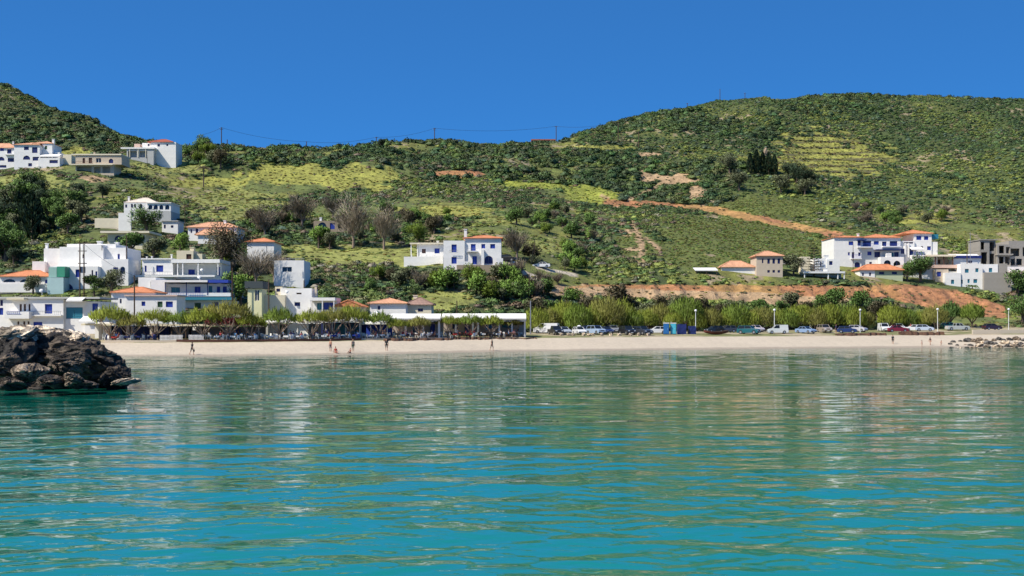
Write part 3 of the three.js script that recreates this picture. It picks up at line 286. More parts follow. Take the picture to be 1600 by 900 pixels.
HW.block(1303, 1346, 371, 422, M.white, { dep: 12, open: [['b', 1326, 1333, 377, 383], ['n', 1340, 1345, 376, 384], ['b', 1325, 1328, 394, 399], ['n', 1331, 1335, 394, 403], ['n', 1341, 1345, 394.5, 400], ['an', 1335, 1344, 409.5, 419]] }).hip(1304, 1346, 370.6, 366.5, M.roof, { dep: 11 }).block(1346.2, 1409, 371, 422, M.white, { z: 0.9, dep: 11, open: [['n', 1350, 1363, 376, 385], ['b', 1367, 1375, 376.5, 382], ['n', 1380, 1387, 377, 384], ['n', 1392, 1404, 376.5, 384], ['b', 1357, 1363.5, 392.5, 398.5], ['n', 1368, 1377, 393, 402], ['t', 1392, 1398, 394, 402], ['n', 1399, 1406, 393.5, 402], ['n', 1360, 1364, 409, 415]] }).hip(1350, 1406, 370.6, 363.5, M.roof, { z: 0.9, dep: 11 })
  .rail(1339, 1363, 380.5, 385.5, 0.6, M.blue).piece('balcony', M.white, 1339, 1364, 385.5, 387, -0.85, 0.65).rail(1380, 1406, 381, 385, 0.4, M.blue).piece('balcony', M.white, 1379, 1408, 385, 386.5, -0.85, 0.45).piece('awning', M.navy, 1339, 1352, 374.6, 376, -0.85, 1).piece('awning', M.navy, 1367, 1408, 390, 391.2, -0.85, 1.6).rail(1330, 1345, 398, 403.4, 0.5, M.blue).piece('balcony', M.white, 1329, 1345.6, 403.4, 405, 0.005, 0.6)
  .block(1373, 1409, 402, 422, M.white, { z: -1.6, dep: 2.4, rec: 1.8, open: [['a', 1378, 1389, 407, 419], ['a', 1393, 1404, 408, 419]] }).block(1382, 1390, 396, 402, M.white, { z: -1.5, dep: 1 })
  .block(1409.3, 1432, 376, 422, M.white, { z: 1.5, dep: 9, open: [['n', 1415, 1430, 373.5 + 4, 380], ['n', 1410.5, 1419, 388, 396], ['n', 1424, 1430, 388, 398]] }).block(1432.2, 1460, 364, 422, M.white, { z: 2, dep: 9, open: [['b', 1436, 1444, 367.5, 374], ['b', 1448, 1455, 368, 374], ['n', 1443, 1446.5, 384, 390], ['b', 1453, 1463 - 4, 384, 390]] }).hip(1416, 1460, 363.6, 356.5, M.roof, { z: 2, dep: 9 }).block(1460.3, 1470, 377, 422, M.white, { z: 2.3, dep: 6 }).piece('awning', M.teal, 1460, 1471, 365, 372, -5, -2.2)
  .awning(1423, 1443, 385.5, 389.5, -1.4, 0.4).rail(1424, 1444, 394, 398.5, 0.3, M.blue).piece('balcony', M.white, 1424, 1446, 398.5, 400.5, -1.9, 0.4).block(1424, 1446, 400.7, 422, M.white, { z: -0.2, dep: 2, rec: 1.5, open: [['a', 1432, 1443, 403.5, 414]] }).posts([1417, 1422], 379, 402, -1.2, 0.35).chimney(1346.5, 364, 372, 3).rail(1463, 1478, 391, 394, 0, M.metal).slab(1446.5, 1492, 398.2, 401, M.cream, { z: -0.5, dep: 5, name: 'canopy' }).posts([1449, 1461, 1474, 1488], 401, 415, 0.3, 0.25, M.brown).block(1446.5, 1490, 401.2, 422, M.beige, { z: 4, dep: 2, open: [['r', 1452, 1462, 404, 411], ['r', 1466, 1478, 404, 411]] });
building('green_wall_house', 'low house with orange hipped roof and pale green side below the hotel', 'house', 1342, 1413, 410, 435, { deep: 8 }).block(1343.5, 1367, 422, 435, M.white, { dep: 6, open: [['n', 1347, 1350, 426, 431], ['n', 1358, 1361, 426, 431]] }).block(1367.2, 1411, 422, 435, plas(0.52, 0.56, 0.36), { z: 0.2, dep: 6, open: [['n', 1374, 1382, 424.5, 428.5], ['n', 1394, 1402, 424.5, 428.5]] }).hip(1344, 1410, 421.6, 412, M.roof, { dep: 6 });
building('pink_cafe', 'long low pinkish cafe with flat roof and blue window below the hotel', 'cafe', 1408, 1502, 412, 439, { deep: 8 }).block(1461, 1482, 421, 439, M.beige, { dep: 5, open: [['b', 1464, 1470.5, 424.5, 432]] }).slab(1410, 1500, 413.5, 418.5, M.pink, { z: 1, dep: 5 }).block(1412, 1460.6, 418.8, 439, M.white, { z: 1.5, dep: 4, open: [['n', 1420, 1430, 422, 430]] }).block(1482.3, 1498, 424, 439, M.greyw, { z: 1, dep: 4, open: [['n', 1486, 1494, 427, 433]] });
building('cubic_white_house', 'bright white cubic house with small blue windows and bare concrete side', 'house', 1477, 1581, 409, 452, { deep: 11, yaw: -0.06 }).block(1478, 1502, 426, 452, M.white, { dep: 8, open: [['t', 1487, 1492, 437, 443.5]] }).block(1502.2, 1536, 412, 452, M.white, { z: 0.4, dep: 8, open: [['t', 1509, 1515, 420, 426], ['t', 1525, 1530, 419, 425], ['t', 1500 + 3, 1506, 437, 443], ['t', 1513, 1516.5, 436, 442], ['t', 1522, 1528, 436, 442]] }).block(1536.2, 1564, 412, 425, M.white, { z: 2.5, dep: 6, open: [['t', 1550, 1555.5, 418, 425]] }).block(1564.2, 1579, 411, 452, M.conc, { z: 2.7, dep: 6 }).block(1536.3, 1578, 425.8, 452, M.conc, { z: -0.5, dep: 6, found: 6 });
{ const B = building('concrete_skeleton', 'unfinished grey concrete building frame with empty floors behind the cubic house', 'building', 1529, 1650, 372, 416, { deep: 14, d: 312 });
  B.block(1531, 1546, 376, 392, M.conc, { dep: 8, rec: 5, open: [['o', 1532.5, 1538, 378, 390]] }).block(1546.3, 1557, 375, 416, M.conc, { z: 0.6, dep: 8, rec: 6, open: [['o', 1548, 1555, 378, 392], ['o', 1548, 1555, 396, 414]] }).block(1531.2, 1545.8, 392.3, 416, M.conc, { dep: 8, rec: 6, open: [['o', 1533, 1542.5, 394, 414]] }).block(1557.3, 1578, 382, 416, M.conc, { z: -0.4, dep: 8, rec: 6, open: [['o', 1560, 1568, 384, 396], ['o', 1571, 1577, 386, 396], ['o', 1560, 1567, 401, 414], ['o', 1569.5, 1577, 401, 414]] }).block(1578.3, 1650, 376, 416, M.conc, { z: 0.8, dep: 9, rec: 6, open: [['o', 1581, 1595, 388, 400], ['o', 1581, 1588, 404, 414], ['o', 1590, 1599, 404, 414], ['o', 1600, 1620, 386, 400]] }); B.slab(1530, 1558, 374, 375.5, M.conc, { dep: 8 }).slab(1556, 1580, 397, 399, M.conc, { z: -1, dep: 5, name: 'balcony' }); }
building('striped_shelter', 'long white shelter with slanted navy front beside the hotel terrace', 'shelter', 1486, 1534, 394, 414, { deep: 7, d: 304 }).block(1490, 1532, 404, 414, M.white, { dep: 4, open: [['wn', 1513, 1519, 407, 411]] }).awning(1488, 1533, 396, 401, -3, 0.3).piece('fascia', M.navy, 1490, 1533, 399.5, 404, 0.36, 0.5);
building('pink_roof_house', 'white house with pink canopy cut off by the photo edge', 'house', 1578, 1640, 416, 447, { deep: 8 }).block(1580, 1640, 428, 447, M.white, { z: 1, dep: 6, open: [['n', 1586, 1594, 432, 442], ['n', 1597, 1606, 432, 442]] }).slab(1578, 1640, 424.5, 428, M.pink, { dep: 7 }).block(1579, 1640, 416, 424.3, M.white, { z: 2, dep: 6, open: [['n', 1592, 1598, 419.5, 422]] });
console.log('buildings done');

// ---------------------------------------------------------------- plants
const leafMat = (r, g, b) => new THREE.MeshStandardMaterial({ color: col(r, g, b), roughness: 0.75, side: THREE.DoubleSide });
function cards(n, place) { // n leaf faces; place(k) -> {p, dir, w, h}
  const pos = new Float32Array(n * 18), nor = new Float32Array(n * 18), U = V(0, 0, 0), W = V(0, 0, 0), N = V(0, 0, 0);
  for (let k = 0; k < n; k++) { const { p, dir, w, h, n } = place(k); dir.normalize(); W.set(rr(-1, 1), rr(-1, 1), rr(-1, 1)).cross(dir).normalize(); N.crossVectors(W, dir).normalize(); if (N.y < 0) { N.negate(); } if (n) N.multiplyScalar(0.45).add(n).normalize();
    const a = p.clone().addScaledVector(W, -w / 2), b = p.clone().addScaledVector(W, w / 2), c = p.clone().addScaledVector(dir, h).addScaledVector(W, w * 0.22), d = p.clone().addScaledVector(dir, h).addScaledVector(W, -w * 0.22);
    [a, b, c, a, c, d].forEach((v, i) => { pos[k * 18 + i * 3] = v.x; pos[k * 18 + i * 3 + 1] = v.y; pos[k * 18 + i * 3 + 2] = v.z; nor[k * 18 + i * 3] = N.x; nor[k * 18 + i * 3 + 1] = N.y; nor[k * 18 + i * 3 + 2] = N.z; }); }
  const g = new THREE.BufferGeometry(); g.setAttribute('position', new THREE.BufferAttribute(pos, 3)); g.setAttribute('normal', new THREE.BufferAttribute(nor, 3)); g.setAttribute('uv', new THREE.BufferAttribute(new Float32Array(n * 12), 2)); return g;
}
const sph = () => { const u = rr(-1, 1), t = rr(0, 6.2832), q = Math.sqrt(1 - u * u); return V(q * Math.cos(t), u, q * Math.sin(t)); };
// scrub: low rounded clumps, unit diameter
function clump(n, leaf, flat) { const lobes = []; for (let i = 0; i < 5; i++) lobes.push([V(rr(-0.26, 0.26), rr(0.08, 0.30), rr(-0.26, 0.26)), rr(0.18, 0.30)]);
  return cards(n, () => { const [c, r] = pick(lobes), v = sph(); if (v.y < -0.2) v.y *= -1; const p = c.clone().addScaledVector(v, r * rr(0.65, 1.02)); p.y = Math.max(0, p.y * flat); return { p, n: V(v.x * 0.7, Math.abs(v.y) * 0.7 + 0.5, v.z * 0.7), dir: v.clone().add(V(rr(-0.7, 0.7), rr(0, 0.9), rr(-0.7, 0.7))), w: leaf * rr(0.7, 1.3), h: leaf * rr(0.9, 1.6) }; }); }
function core(flat) { const g = new THREE.IcosahedronGeometry(0.36, 1), p = g.attributes.position; for (let i = 0; i < p.count; i++) { const k = 0.8 + 0.35 * vnoise(p.getX(i) * 9 + 5, p.getZ(i) * 9 + p.getY(i) * 7); p.setXYZ(i, p.getX(i) * k, Math.max(0, p.getY(i) * k * flat + 0.14 * flat), p.getZ(i) * k); } g.computeVertexNormals(); g.deleteAttribute('uv'); return g; }
const shrubGeo = [merge([core(0.9), clump(190, 0.085, 1)]), merge([core(0.8), clump(190, 0.1, 0.85)]), merge([core(1.0), clump(210, 0.075, 1.15)]), merge([clump(80, 0.13, 0.6), core(0.45)])];
console.log('shrub geometry');
{
  const place = [[], [], [], []], tint = [[], [], [], []], q = new THREE.Quaternion(), up = V(0, 1, 0);
  const add = (x, d, w, h, c, k = Math.floor(rnd() * 3)) => { const y = groundY(x, d) - 0.06 * h; q.setFromAxisAngle(up, rr(0, 6.28)); place[k].push(new THREE.Matrix4().compose(V(x, y, -d), q.clone(), V(w, h, w * rr(0.85, 1.15)))); tint[k].push(c); };
  const PAL = { dark: [0.036, 0.066, 0.022], mid: [0.064, 0.104, 0.027], light: [0.098, 0.135, 0.034], olive: [0.11, 0.105, 0.048], grey: [0.135, 0.13, 0.088], brown: [0.12, 0.088, 0.06], lime: [0.15, 0.175, 0.04], straw: [0.26, 0.25, 0.07], blue: [0.055, 0.085, 0.05] };
  const hueAt = (x, d, px, py) => { const m = fbm(x * 0.03 + 11, d * 0.03, 3), e = rnd(), far = px > 900 && py < 330; let k; if (m > 0.60) k = e < 0.45 ? 'lime' : e < 0.7 ? 'light' : e < 0.9 ? 'mid' : 'grey'; else if (m > 0.48) k = e < 0.30 ? 'light' : e < 0.55 ? 'mid' : e < 0.75 ? 'olive' : e < 0.9 ? 'grey' : 'brown'; else k = e < 0.32 ? 'dark' : e < 0.66 ? 'mid' : e < 0.8 ? 'olive' : e < 0.9 ? 'blue' : 'brown'; if (far && e > 0.72) k = e > 0.87 ? 'dark' : 'blue'; const j = rr(1.35, 2.0); return PAL[k].map((v) => v * j * rr(0.93, 1.07)); };
  const blocked = (px, py, d, wpx, hpx) => { for (const [a, b, t, bt, dd] of KEEP) if (d < dd && px + wpx / 2 > a && px - wpx / 2 < b && py > t && py - hpx < bt) return true; return false; };
  let made = 0;
  for (let t = 0; t < 330000 && made < 110000; t++) {
    const px = rr(-260, 1860), d = Math.sqrt(rr(190 * 190, 860 * 860)), c = controls(px); if (d < c[3][0] - 4 || d > c[7][0] * 1.06) continue;
    const x = X(px, d), y = groundY(x, d), py = HOR - F * (y - EYE) / d, z = zone(px, py, x, d), _ = 0;
    const th = thicket(x, d, px, py); let keep = { scrub: lerp(0.22, 0.95, th), meadow: 0.07, grass: 0.09, bright: 0.02, low: 0.8, red: 0.10, tan: 0.22, road: 0 }[z]; if (rnd() > keep) continue;
    let w = z === 'scrub' ? lerp(rr(0.6, 1.4), rr(1.5, 3.9), th * rr(0.3, 1)) : z === 'low' ? rr(0.5, 1.2) : rr(0.6, 1.5); if (rnd() < 0.03 * (0.4 + th) && z === 'scrub') w = rr(2.6, 4.4); if (d < 320 && z === 'scrub') w *= 1.1; const h = w * rr(0.38, 0.75);
    if (blocked(px, py, d, w / d * F, h / d * F)) continue;
    if (z === 'scrub' && d > 420 && rnd() < 0.10 && fbm(x * 0.013 + 31, d * 0.013, 3) > 0.52) { const W = rr(4, 7); add(x, d, W, W * rr(0.55, 0.8), (rnd() < 0.6 ? PAL.dark : PAL.mid).map((v) => v * rr(1.1, 1.6))); made++; continue; }
    let cc = hueAt(x, d, px, py); if (z === 'low') cc = rnd() < 0.75 ? [0.17, 0.21, 0.05].map((v) => v * rr(0.75, 1.3)) : cc; if (z === 'tan' || z === 'red') cc = PAL.olive;
    add(x, d, w, h, cc); made++;
  }
  for (let t = 0; t < 110000; t++) { // grass tufts on the meadows
    const px = rr(-260, 1860), d = Math.sqrt(rr(200 * 200, 800 * 800)), c = controls(px); if (d < c[3][0] || d > c[7][0]) continue; const x = X(px, d), py = projY(x, d), z = zone(px, py, x, d); if (!['meadow', 'grass', 'bright', 'low'].includes(z) && rnd() > 0.16) continue; if (blocked(px, py, d, 3, 3)) continue;
    const w = rr(0.7, 1.5); add(x, d, w, w * rr(0.3, 0.55), (z === 'grass' ? [0.25, 0.27, 0.06] : z === 'low' ? [0.135, 0.16, 0.03] : z === 'bright' ? [0.29, 0.34, 0.045] : [0.27, 0.26, 0.06]).map((v) => v * rr(0.75, 1.3)), 3);
  }
  for (let l = 0; l < 9; l++) for (let px = 1185 + rr(0, 20) + Math.abs(l - 5) * 6; px < 1385 - Math.abs(l - 4) * 12; px += rr(2, 5)) { const p = onGround(px, 208 + l * 9.3 + (px - 1185) * 0.045 + rr(-0.8, 0.8)); if (rnd() < 0.7) add(p.x, -p.z, rr(1.4, 2.4), rr(0.9, 1.5), PAL.brown.map((v, i) => v * [1, 1.25, 0.9][i] * rr(0.8, 1.3))); }
  for (let px = 700; px < 1480; px += 2.2) for (let k = 0; k < 2; k++) { const c = controls(px), d = c[3][0] + rr(-6, 8); if (px > 1350 && rnd() < 0.35) continue; const x = X(px, d), py = projY(x, d); if (blocked(px, py, d, 12, 12)) continue; add(x, d, rr(1.6, 3.2), rr(1.6, 3.0), rnd() < 0.3 ? PAL.brown : rnd() < 0.5 ? PAL.mid : PAL.dark); } // scrub at the foot of the slope
  place.forEach((ms, k) => { const o = new THREE.InstancedMesh(shrubGeo[k], leafMat(1, 1, 1), ms.length); ms.forEach((m, i) => { o.setMatrixAt(i, m); o.setColorAt(i, col(...tint[k][i])); }); o.name = ['hillside_scrub', 'hillside_scrub_001', 'hillside_scrub_002', 'grass_tufts'][k]; o.castShadow = o.receiveShadow = true; o.userData = { kind: 'stuff', label: ['dense green and olive scrub covering the hillsides', 'spreading low scrub covering the hillsides', 'taller rounded scrub covering the hillsides', 'yellow green grass tufts on the hillside meadows'][k], category: k < 3 ? 'scrub' : 'grass' }; scene.add(o); });
  console.log('scrub', place.map((p) => p.length).join(' '));
}
const ORD = ['first', 'second', 'third', 'fourth', 'fifth', 'sixth', 'seventh', 'eighth'], seenNear = new Map();
const nth = (px, marks) => { let m = marks[0]; for (const k of marks) if (k[0] <= px) m = k; const c = seenNear.get(m[1]) ?? 0; seenNear.set(m[1], c + 1); return [ORD[c] ?? 'further', m[1]]; };
// trees: prototypes about their base, unit scale in metres
const limb = (a, b, r0, r1, bend = 0.15) => { const m = a.clone().lerp(b, 0.5).add(V(rr(-1, 1) * bend, rr(-0.5, 0.5) * bend, rr(-1, 1) * bend)); const k = new THREE.CatmullRomCurve3([a, m, b]).getPoints(4), g = []; for (let i = 0; i < 4; i++) g.push(bar(k[i], k[i + 1], lerp(r0, r1, i / 4), lerp(r0, r1, (i + 1) / 4), 6)); return g; };
function tamarisk(w, h, n, lo = 0.52) { const tips = [], tr = [], nb = 7, fork = V(rr(-0.2, 0.2), h * 0.16, 0); tr.push(...limb(V(0, -0.4, 0), fork, 0.22, 0.19, 0.05));
  for (let i = 0; i < nb; i++) { const a = i / nb * 6.283 + rr(-0.3, 0.3), r = w * rr(0.22, 0.42), e = V(Math.cos(a) * r, h * rr(0.48, 0.62), Math.sin(a) * r); tr.push(...limb(fork, e, 0.13, 0.06, 0.3)); for (let j = 0; j < 3; j++) { const f = e.clone().add(V(rr(-0.5, 0.5), rr(0.3, 0.8), rr(-0.5, 0.5))); tr.push(...limb(e, f, 0.05, 0.02, 0.1)); tips.push(f); } }
  const cr = cards(n, () => { const a = rr(0, 6.283), r = w * 0.5 * Math.sqrt(rnd()), y = h * lerp(lo, 0.92 - 0.30 * (2 * r / w) ** 2, Math.pow(rnd(), 0.75)) * (0.84 + 0.36 * vnoise(a * 2.6 + w * 5, r * 1.5 + h)); const p = V(Math.cos(a) * r, y, Math.sin(a) * r); if (vnoise(p.x * 1.3 + w, p.z * 1.3 + h * 7) < 0.3) p.y *= 0.93; return { p, n: V(p.x / w, 0.7, p.z / w), dir: V(p.x * 0.12 + rr(-0.35, 0.35), 1, p.z * 0.12 + rr(-0.35, 0.35)), w: rr(0.07, 0.14), h: rr(0.4, 1.05) }; });
  return [merge(tr), cr]; }
function broadleaf(w, h, n, { leaf = 0.2, lobes = 9, trunk = 0.3 } = {}) { const L = [], tr = [...limb(V(0, -0.5, 0), V(0, h * trunk, 0), w * 0.05, w * 0.035, 0.1)]; for (let i = 0; i < lobes; i++) { const a = rr(0, 6.283), r = w * rr(0.05, 0.32), c = V(Math.cos(a) * r, h * rr(0.42, 0.82), Math.sin(a) * r); L.push([c, w * rr(0.14, 0.24)]); tr.push(...limb(V(0, h * trunk, 0), c, w * 0.022, w * 0.008, 0.2)); }
  return [merge(tr), cards(n, () => { const [c, r] = pick(L), v = sph(), p = c.clone().addScaledVector(v, r * Math.pow(rnd(), 0.4)); p.y = Math.max(h * 0.18, p.y); return { p, n: V(v.x * 0.6, v.y * 0.6 + 0.45, v.z * 0.6), dir: v.clone().add(V(rr(-0.6, 0.6), rr(-0.2, 0.8), rr(-0.6, 0.6))), w: leaf * rr(0.6, 1.2), h: leaf * rr(0.8, 1.6) }; })]; }
function bare(w, h, n) { const tr = [...limb(V(0, -0.5, 0), V(0, h * 0.2, 0), w * 0.035, w * 0.03, 0.1)], tips = []; for (let i = 0; i < 9; i++) { const a = rr(0, 6.283), r = w * rr(0.1, 0.38), e = V(Math.cos(a) * r, h * rr(0.5, 0.85), Math.sin(a) * r); tr.push(...limb(V(0, h * 0.2, 0), e, w * 0.02, w * 0.007, 0.4)); tips.push(e); }
  return [merge(tr), cards(n, () => { const e = pick(tips), t = rr(0.25, 1.05), p = V(e.x * t + rr(-0.12, 0.12) * w, lerp(h * 0.2, e.y, t) + rr(-0.08, 0.12) * h, e.z * t + rr(-0.12, 0.12) * w); return { p, dir: V(p.x * 0.3 + rr(-0.6, 0.6), 1, p.z * 0.3 + rr(-0.6, 0.6)), w: rr(0.03, 0.08), h: rr(0.5, 1.2) }; })]; }
function cypress(w, h, n) { return [merge(limb(V(0, -0.5, 0), V(0, h * 0.8, 0), 0.2, 0.05, 0.05)), cards(n, () => { const t = Math.pow(rnd(), 0.8), r = w * 0.5 * Math.sin(Math.PI * Math.min(1, 0.18 + 0.82 * t)) * Math.sqrt(rr(0.3, 1)), a = rr(0, 6.283); return { p: V(Math.cos(a) * r, h * (0.05 + 0.9 * t), Math.sin(a) * r), dir: V(Math.cos(a) * 0.5, 1, Math.sin(a) * 0.5), w: rr(0.15, 0.3), h: rr(0.4, 0.8) }; })]; }
function norfolk(h) { const tr = limb(V(0, -0.5, 0), V(0, h, 0), 0.22, 0.04, 0.02), lv = []; for (let l = 0; l < 9; l++) { const y = h * (0.2 + 0.085 * l), r = lerp(2.6, 0.5, l / 9); for (let i = 0; i < 6; i++) { const a = i / 6 * 6.283 + l; lv.push([y, r, a]); tr.push(bar(V(0, y, 0), V(Math.cos(a) * r, y + 0.25, Math.sin(a) * r), 0.05, 0.02, 4)); } } return [merge(tr), cards(1500, () => { const [y, r, a] = pick(lv), t = rr(0.25, 1); return { p: V(Math.cos(a) * r * t, y + 0.25 * t, Math.sin(a) * r * t), dir: V(Math.cos(a) + rr(-0.6, 0.6), rr(-0.1, 0.9), Math.sin(a) + rr(-0.6, 0.6)), w: 0.1, h: rr(0.25, 0.5) }; })]; }
function palmTree(h) { const tr = limb(V(0, -0.4, 0), V(0.1, h, 0), 0.2, 0.15, 0.1); const fr = []; for (let i = 0; i < 15; i++) fr.push([i / 15 * 6.283, rr(0.2, 1.2), rr(1.6, 2.2)]); return [merge(tr), cards(900, () => { const [a, up, L] = pick(fr), t = rr(0.1, 1), r = L * t, y = h + up * t * 1.4 - 1.5 * t * t; return { p: V(0.1 + Math.cos(a) * r, y, Math.sin(a) * r), dir: V(Math.cos(a) + rr(-1, 1), rr(-0.9, 0.2), Math.sin(a) + rr(-1, 1)), w: 0.06, h: rr(0.3, 0.6) }; })]; }
function tree(name, label, category, [trunk, crown], bm, lm, pos, s = 1, yaw = 0, group) { const t = thing(name, label, category, pos, yaw, group); t.scale.setScalar(s); put('trunk', trunk, bm, t); put('crown', crown, lm, t); return t; }
const feather = (r, g, b) => new THREE.MeshPhysicalMaterial({ color: col(r, g, b), roughness: 1, specularIntensity: 0.1, transmission: 0.25, thickness: 0, side: THREE.DoubleSide });
const LM = { tam: feather(0.26, 0.315, 0.05), tam2: feather(0.18, 0.26, 0.045), tamOlive: feather(0.26, 0.265, 0.07), green: leafMat(0.105, 0.201, 0.038), dark: leafMat(0.038, 0.074, 0.032), pine: leafMat(0.088, 0.079, 0.038), olive: leafMat(0.149, 0.175, 0.088), twig: leafMat(0.48, 0.40, 0.29), twig2: leafMat(0.34, 0.285, 0.20), bright: leafMat(0.193, 0.333, 0.052), boug: leafMat(0.385, 0.088, 0.088) };
{ // feathery tamarisks along the beach front
  const v = [tamarisk(6.2, 5.4, 1250, 0.68), tamarisk(5.4, 4.9, 1050, 0.66), tamarisk(6.8, 5.8, 1450, 0.7)], lms = [LM.tam, LM.tam2, LM.tam, LM.tamOlive], MK = [[150, 'the white awning by the boulders'], [247, 'the picket panels'], [330, 'the bougainvillea roof'], [402, 'the glazed taverna'], [492, 'the blue taverna'], [563, 'the white tent'], [607, 'the strip awning'], [690, 'the marquee']], L = (px) => { const [o, m] = nth(px, MK); return `${o} feathery forked tamarisk along the front of ${m}`; }, G = 'tamarisks along the taverna terrace';
  let i = 0; for (const px of [172, 205, 243, 281, 318, 357, 393, 437, 486, 520, 548, 592, 622, 655, 700, 735, 768, 803]) { const B = controls(px)[2][0], d = B + rr(2.2, 4.5); tree('tamarisk_tree', L(px), 'tree', v[i % 3], M.barkPale, lms[(i * 7) % 4], atDepth(px, d), rr(0.72, 1.02) * (px > 560 ? 0.8 : 1), rr(0, 6.28), G); i++; }
  const v2 = [tamarisk(6.5, 6.4, 2300, 0.16), tamarisk(5.6, 5.4, 2000, 0.14), tamarisk(7.2, 7, 2500, 0.22)];
  const MK2 = [[830, 'the end of the marquee'], [905, 'the white car with roof box'], [980, 'the black off road car'], [1041, 'the toilet cabins'], [1119, 'the red boat'], [1215, 'the white delivery van'], [1288, 'the beige jeep'], [1344, 'the lilac hatchback'], [1402, 'the red saloon']];
  for (let px = 838; px < 1475; px += rr(17, 24)) { if (px > 1370 && px < 1385) continue; const c = controls(px), d = c[3][0] - rr(4, 10); tree('bushy_tamarisk', (() => { const [o, m] = nth(px, MK2); return `${o} bushy tamarisk of the row right of ${m}`; })(), 'tree', v2[i % 3], M.bark, lms[(i * 5) % 4], atDepth(px, d), rr(0.62, 1.12), rr(0, 6.28), 'tamarisk row behind the car park'); i++; }
  tree('tamarisk_tree', 'lone tamarisk with thick trunk before the red earth bank, nearer the sea lamps', 'tree', tamarisk(5, 6, 2600, 0.4), M.bark, LM.green, onGround(1484, 512), 1, 1); tree('tamarisk_tree', 'twin trunked tamarisk beside the dark maroon car', 'tree', tamarisk(5.5, 6, 2800, 0.38), M.bark, LM.tam2, onGround(1519, 512), 0.95, 2);
  tree('broadleaf_tree', 'dark green leafy tree at the photo edge behind the last lamp post', 'tree', broadleaf(9, 7.5, 3600), M.bark, LM.green, onGround(1598, 508), 1, 0);
}
{ const B1 = broadleaf(7, 6, 3200), B2 = broadleaf(6, 5, 2800, { lobes: 7 }), B3 = broadleaf(9, 7, 3800, { lobes: 13 }), R1 = bare(10, 13, 5200), R2 = bare(10, 9, 4600), C1 = cypress(2.6, 9, 1500);
  const T = (n, l, px, py, g, lm, s, bm = M.bark, grp) => tree(n, l, 'tree', g, bm, lm, onGround(px, py), s, rr(0, 6.28), grp);
  T('round_tree', 'round green tree standing in front of the arched villa', 229, 366, B3, LM.green, 1.12); T('pine_tree', 'broad dark brownish pine between the tall white house and the veranda house', 346, 424, broadleaf(15, 11, 5200, { lobes: 16, leaf: 0.26 }), LM.pine, 0.95); T('green_tree', 'bright green tree above the flat roofed veranda house', 282, 398, B1, LM.bright, 0.95); T('green_tree', 'green tree below the cream slab house', 205, 404, B2, LM.green, 1.25); T('brown_bush', 'brownish green bush right of the large stepped house', 240, 410, B2, LM.olive, 1.15); T('round_tree', 'olive green round tree at the gate of the stepped white house', 175, 462, B1, LM.olive, 0.95); T('round_tree', 'dark shrub tree beside the arched gateway', 147, 462, B2, LM.green, 0.85); T('garden_bush', 'olive bush growing before the arcade house', 52, 462, B2, LM.olive, 0.85);
  T('green_tree', 'fresh green tree next to the blue balcony house', 376, 478, B1, LM.bright, 1.15); T('brown_bush', 'wide brownish leafless bush under the tall white house', 400, 448, R2, LM.twig2, 0.95, M.barkPale); T('brown_bush', 'pinkish bare bush beside the white annex', 428, 440, R2, LM.twig, 0.75, M.barkPale);
  T('bare_tree', 'tall pale leafless tree beside the stone ruin', 552, 388, R1, LM.twig, 1.22, M.barkPale); T('bare_tree', 'spreading leafless tree between the tall bare tree and the bungalow', 600, 390, R1, LM.twig, 1.02, M.barkPale); T('bare_tree', 'brownish bare tree above the tall white house', 414, 372, R2, LM.twig2, 1.05, M.barkPale); T('bare_tree', 'grey brown bare tree uphill of the stone ruin', 472, 356, R2, LM.twig2, 1.2, M.barkPale); T('bare_tree', 'brown leafless tree between stone ruin and tall bare tree, highest', 520, 342, R2, LM.twig2, 0.85, M.barkPale); T('bare_tree', 'grey leafless tree on the side of the blue shuttered villa', 808, 406, R2, LM.twig2, 0.95, M.barkPale); T('olive_tree', 'yellow green leafy tree behind the bungalow', 655, 384, B3, LM.tam2, 0.95); T('green_tree', 'lime green garden tree in front of the stone ruin', 498, 388, B2, LM.bright, 1.2); T('brown_bush', 'dark bush before the stone ruin', 515, 390, B2, LM.olive, 0.9);
  for (const [px, py, s] of [[38, 368, 1.2], [50, 378, 1.5], [60, 366, 1.1], [28, 352, 1.1]]) T('cypress_tree', 'dark cypress in the dense grove above the stepped white house', px, py, C1, LM.dark, s, M.bark, 'cypresses above the stepped house');
  for (const [px, py, s] of [[1172, 273, 1.15], [1182, 273, 1.35], [1192, 274, 1.25], [1201, 275, 1.3], [1210, 276, 1.2]]) T('cypress_tree', 'dark cypress in the clump at the foot of the terraced field', px, py, C1, LM.dark, s * 1.0, M.bark, 'cypress clump by the terraces');
  for (const [px, py, s] of [[1233, 280, 1.3], [1245, 286, 1.4], [1256, 290, 1.3], [1268, 292, 1.1]]) T('evergreen_tree', 'dark evergreen in the second clump beside the terraced field', px, py, B3, LM.dark, s * 0.95, M.bark, 'evergreens by the terraces');
  T('olive_tree', 'round olive tree below the cypress clump', 1220, 302, B1, LM.olive, 1.5); T('olive_tree', 'round olive tree below the second evergreen clump', 1258, 306, B1, LM.olive, 1.4); T('olive_tree', 'large pale olive tree on the upper slope near the tan track', 1140, 272, B3, LM.olive, 1.5); T('olive_tree', 'dark rounded tree at the bend above the tan track', 1155, 297, B3, LM.olive, 1.3); T('round_tree', 'single rounded bush on the skyline beside a thin pole', 595, 232, B2, LM.dark, 0.95); T('palm_tree', 'shaggy brown headed palm on the slope below the ridge house', 318, 292, palmTree(5), LM.twig2, 1.5); T('brown_bush', 'dark reddish bush beside the shaggy palm', 345, 264, B2, LM.pine, 1.6);
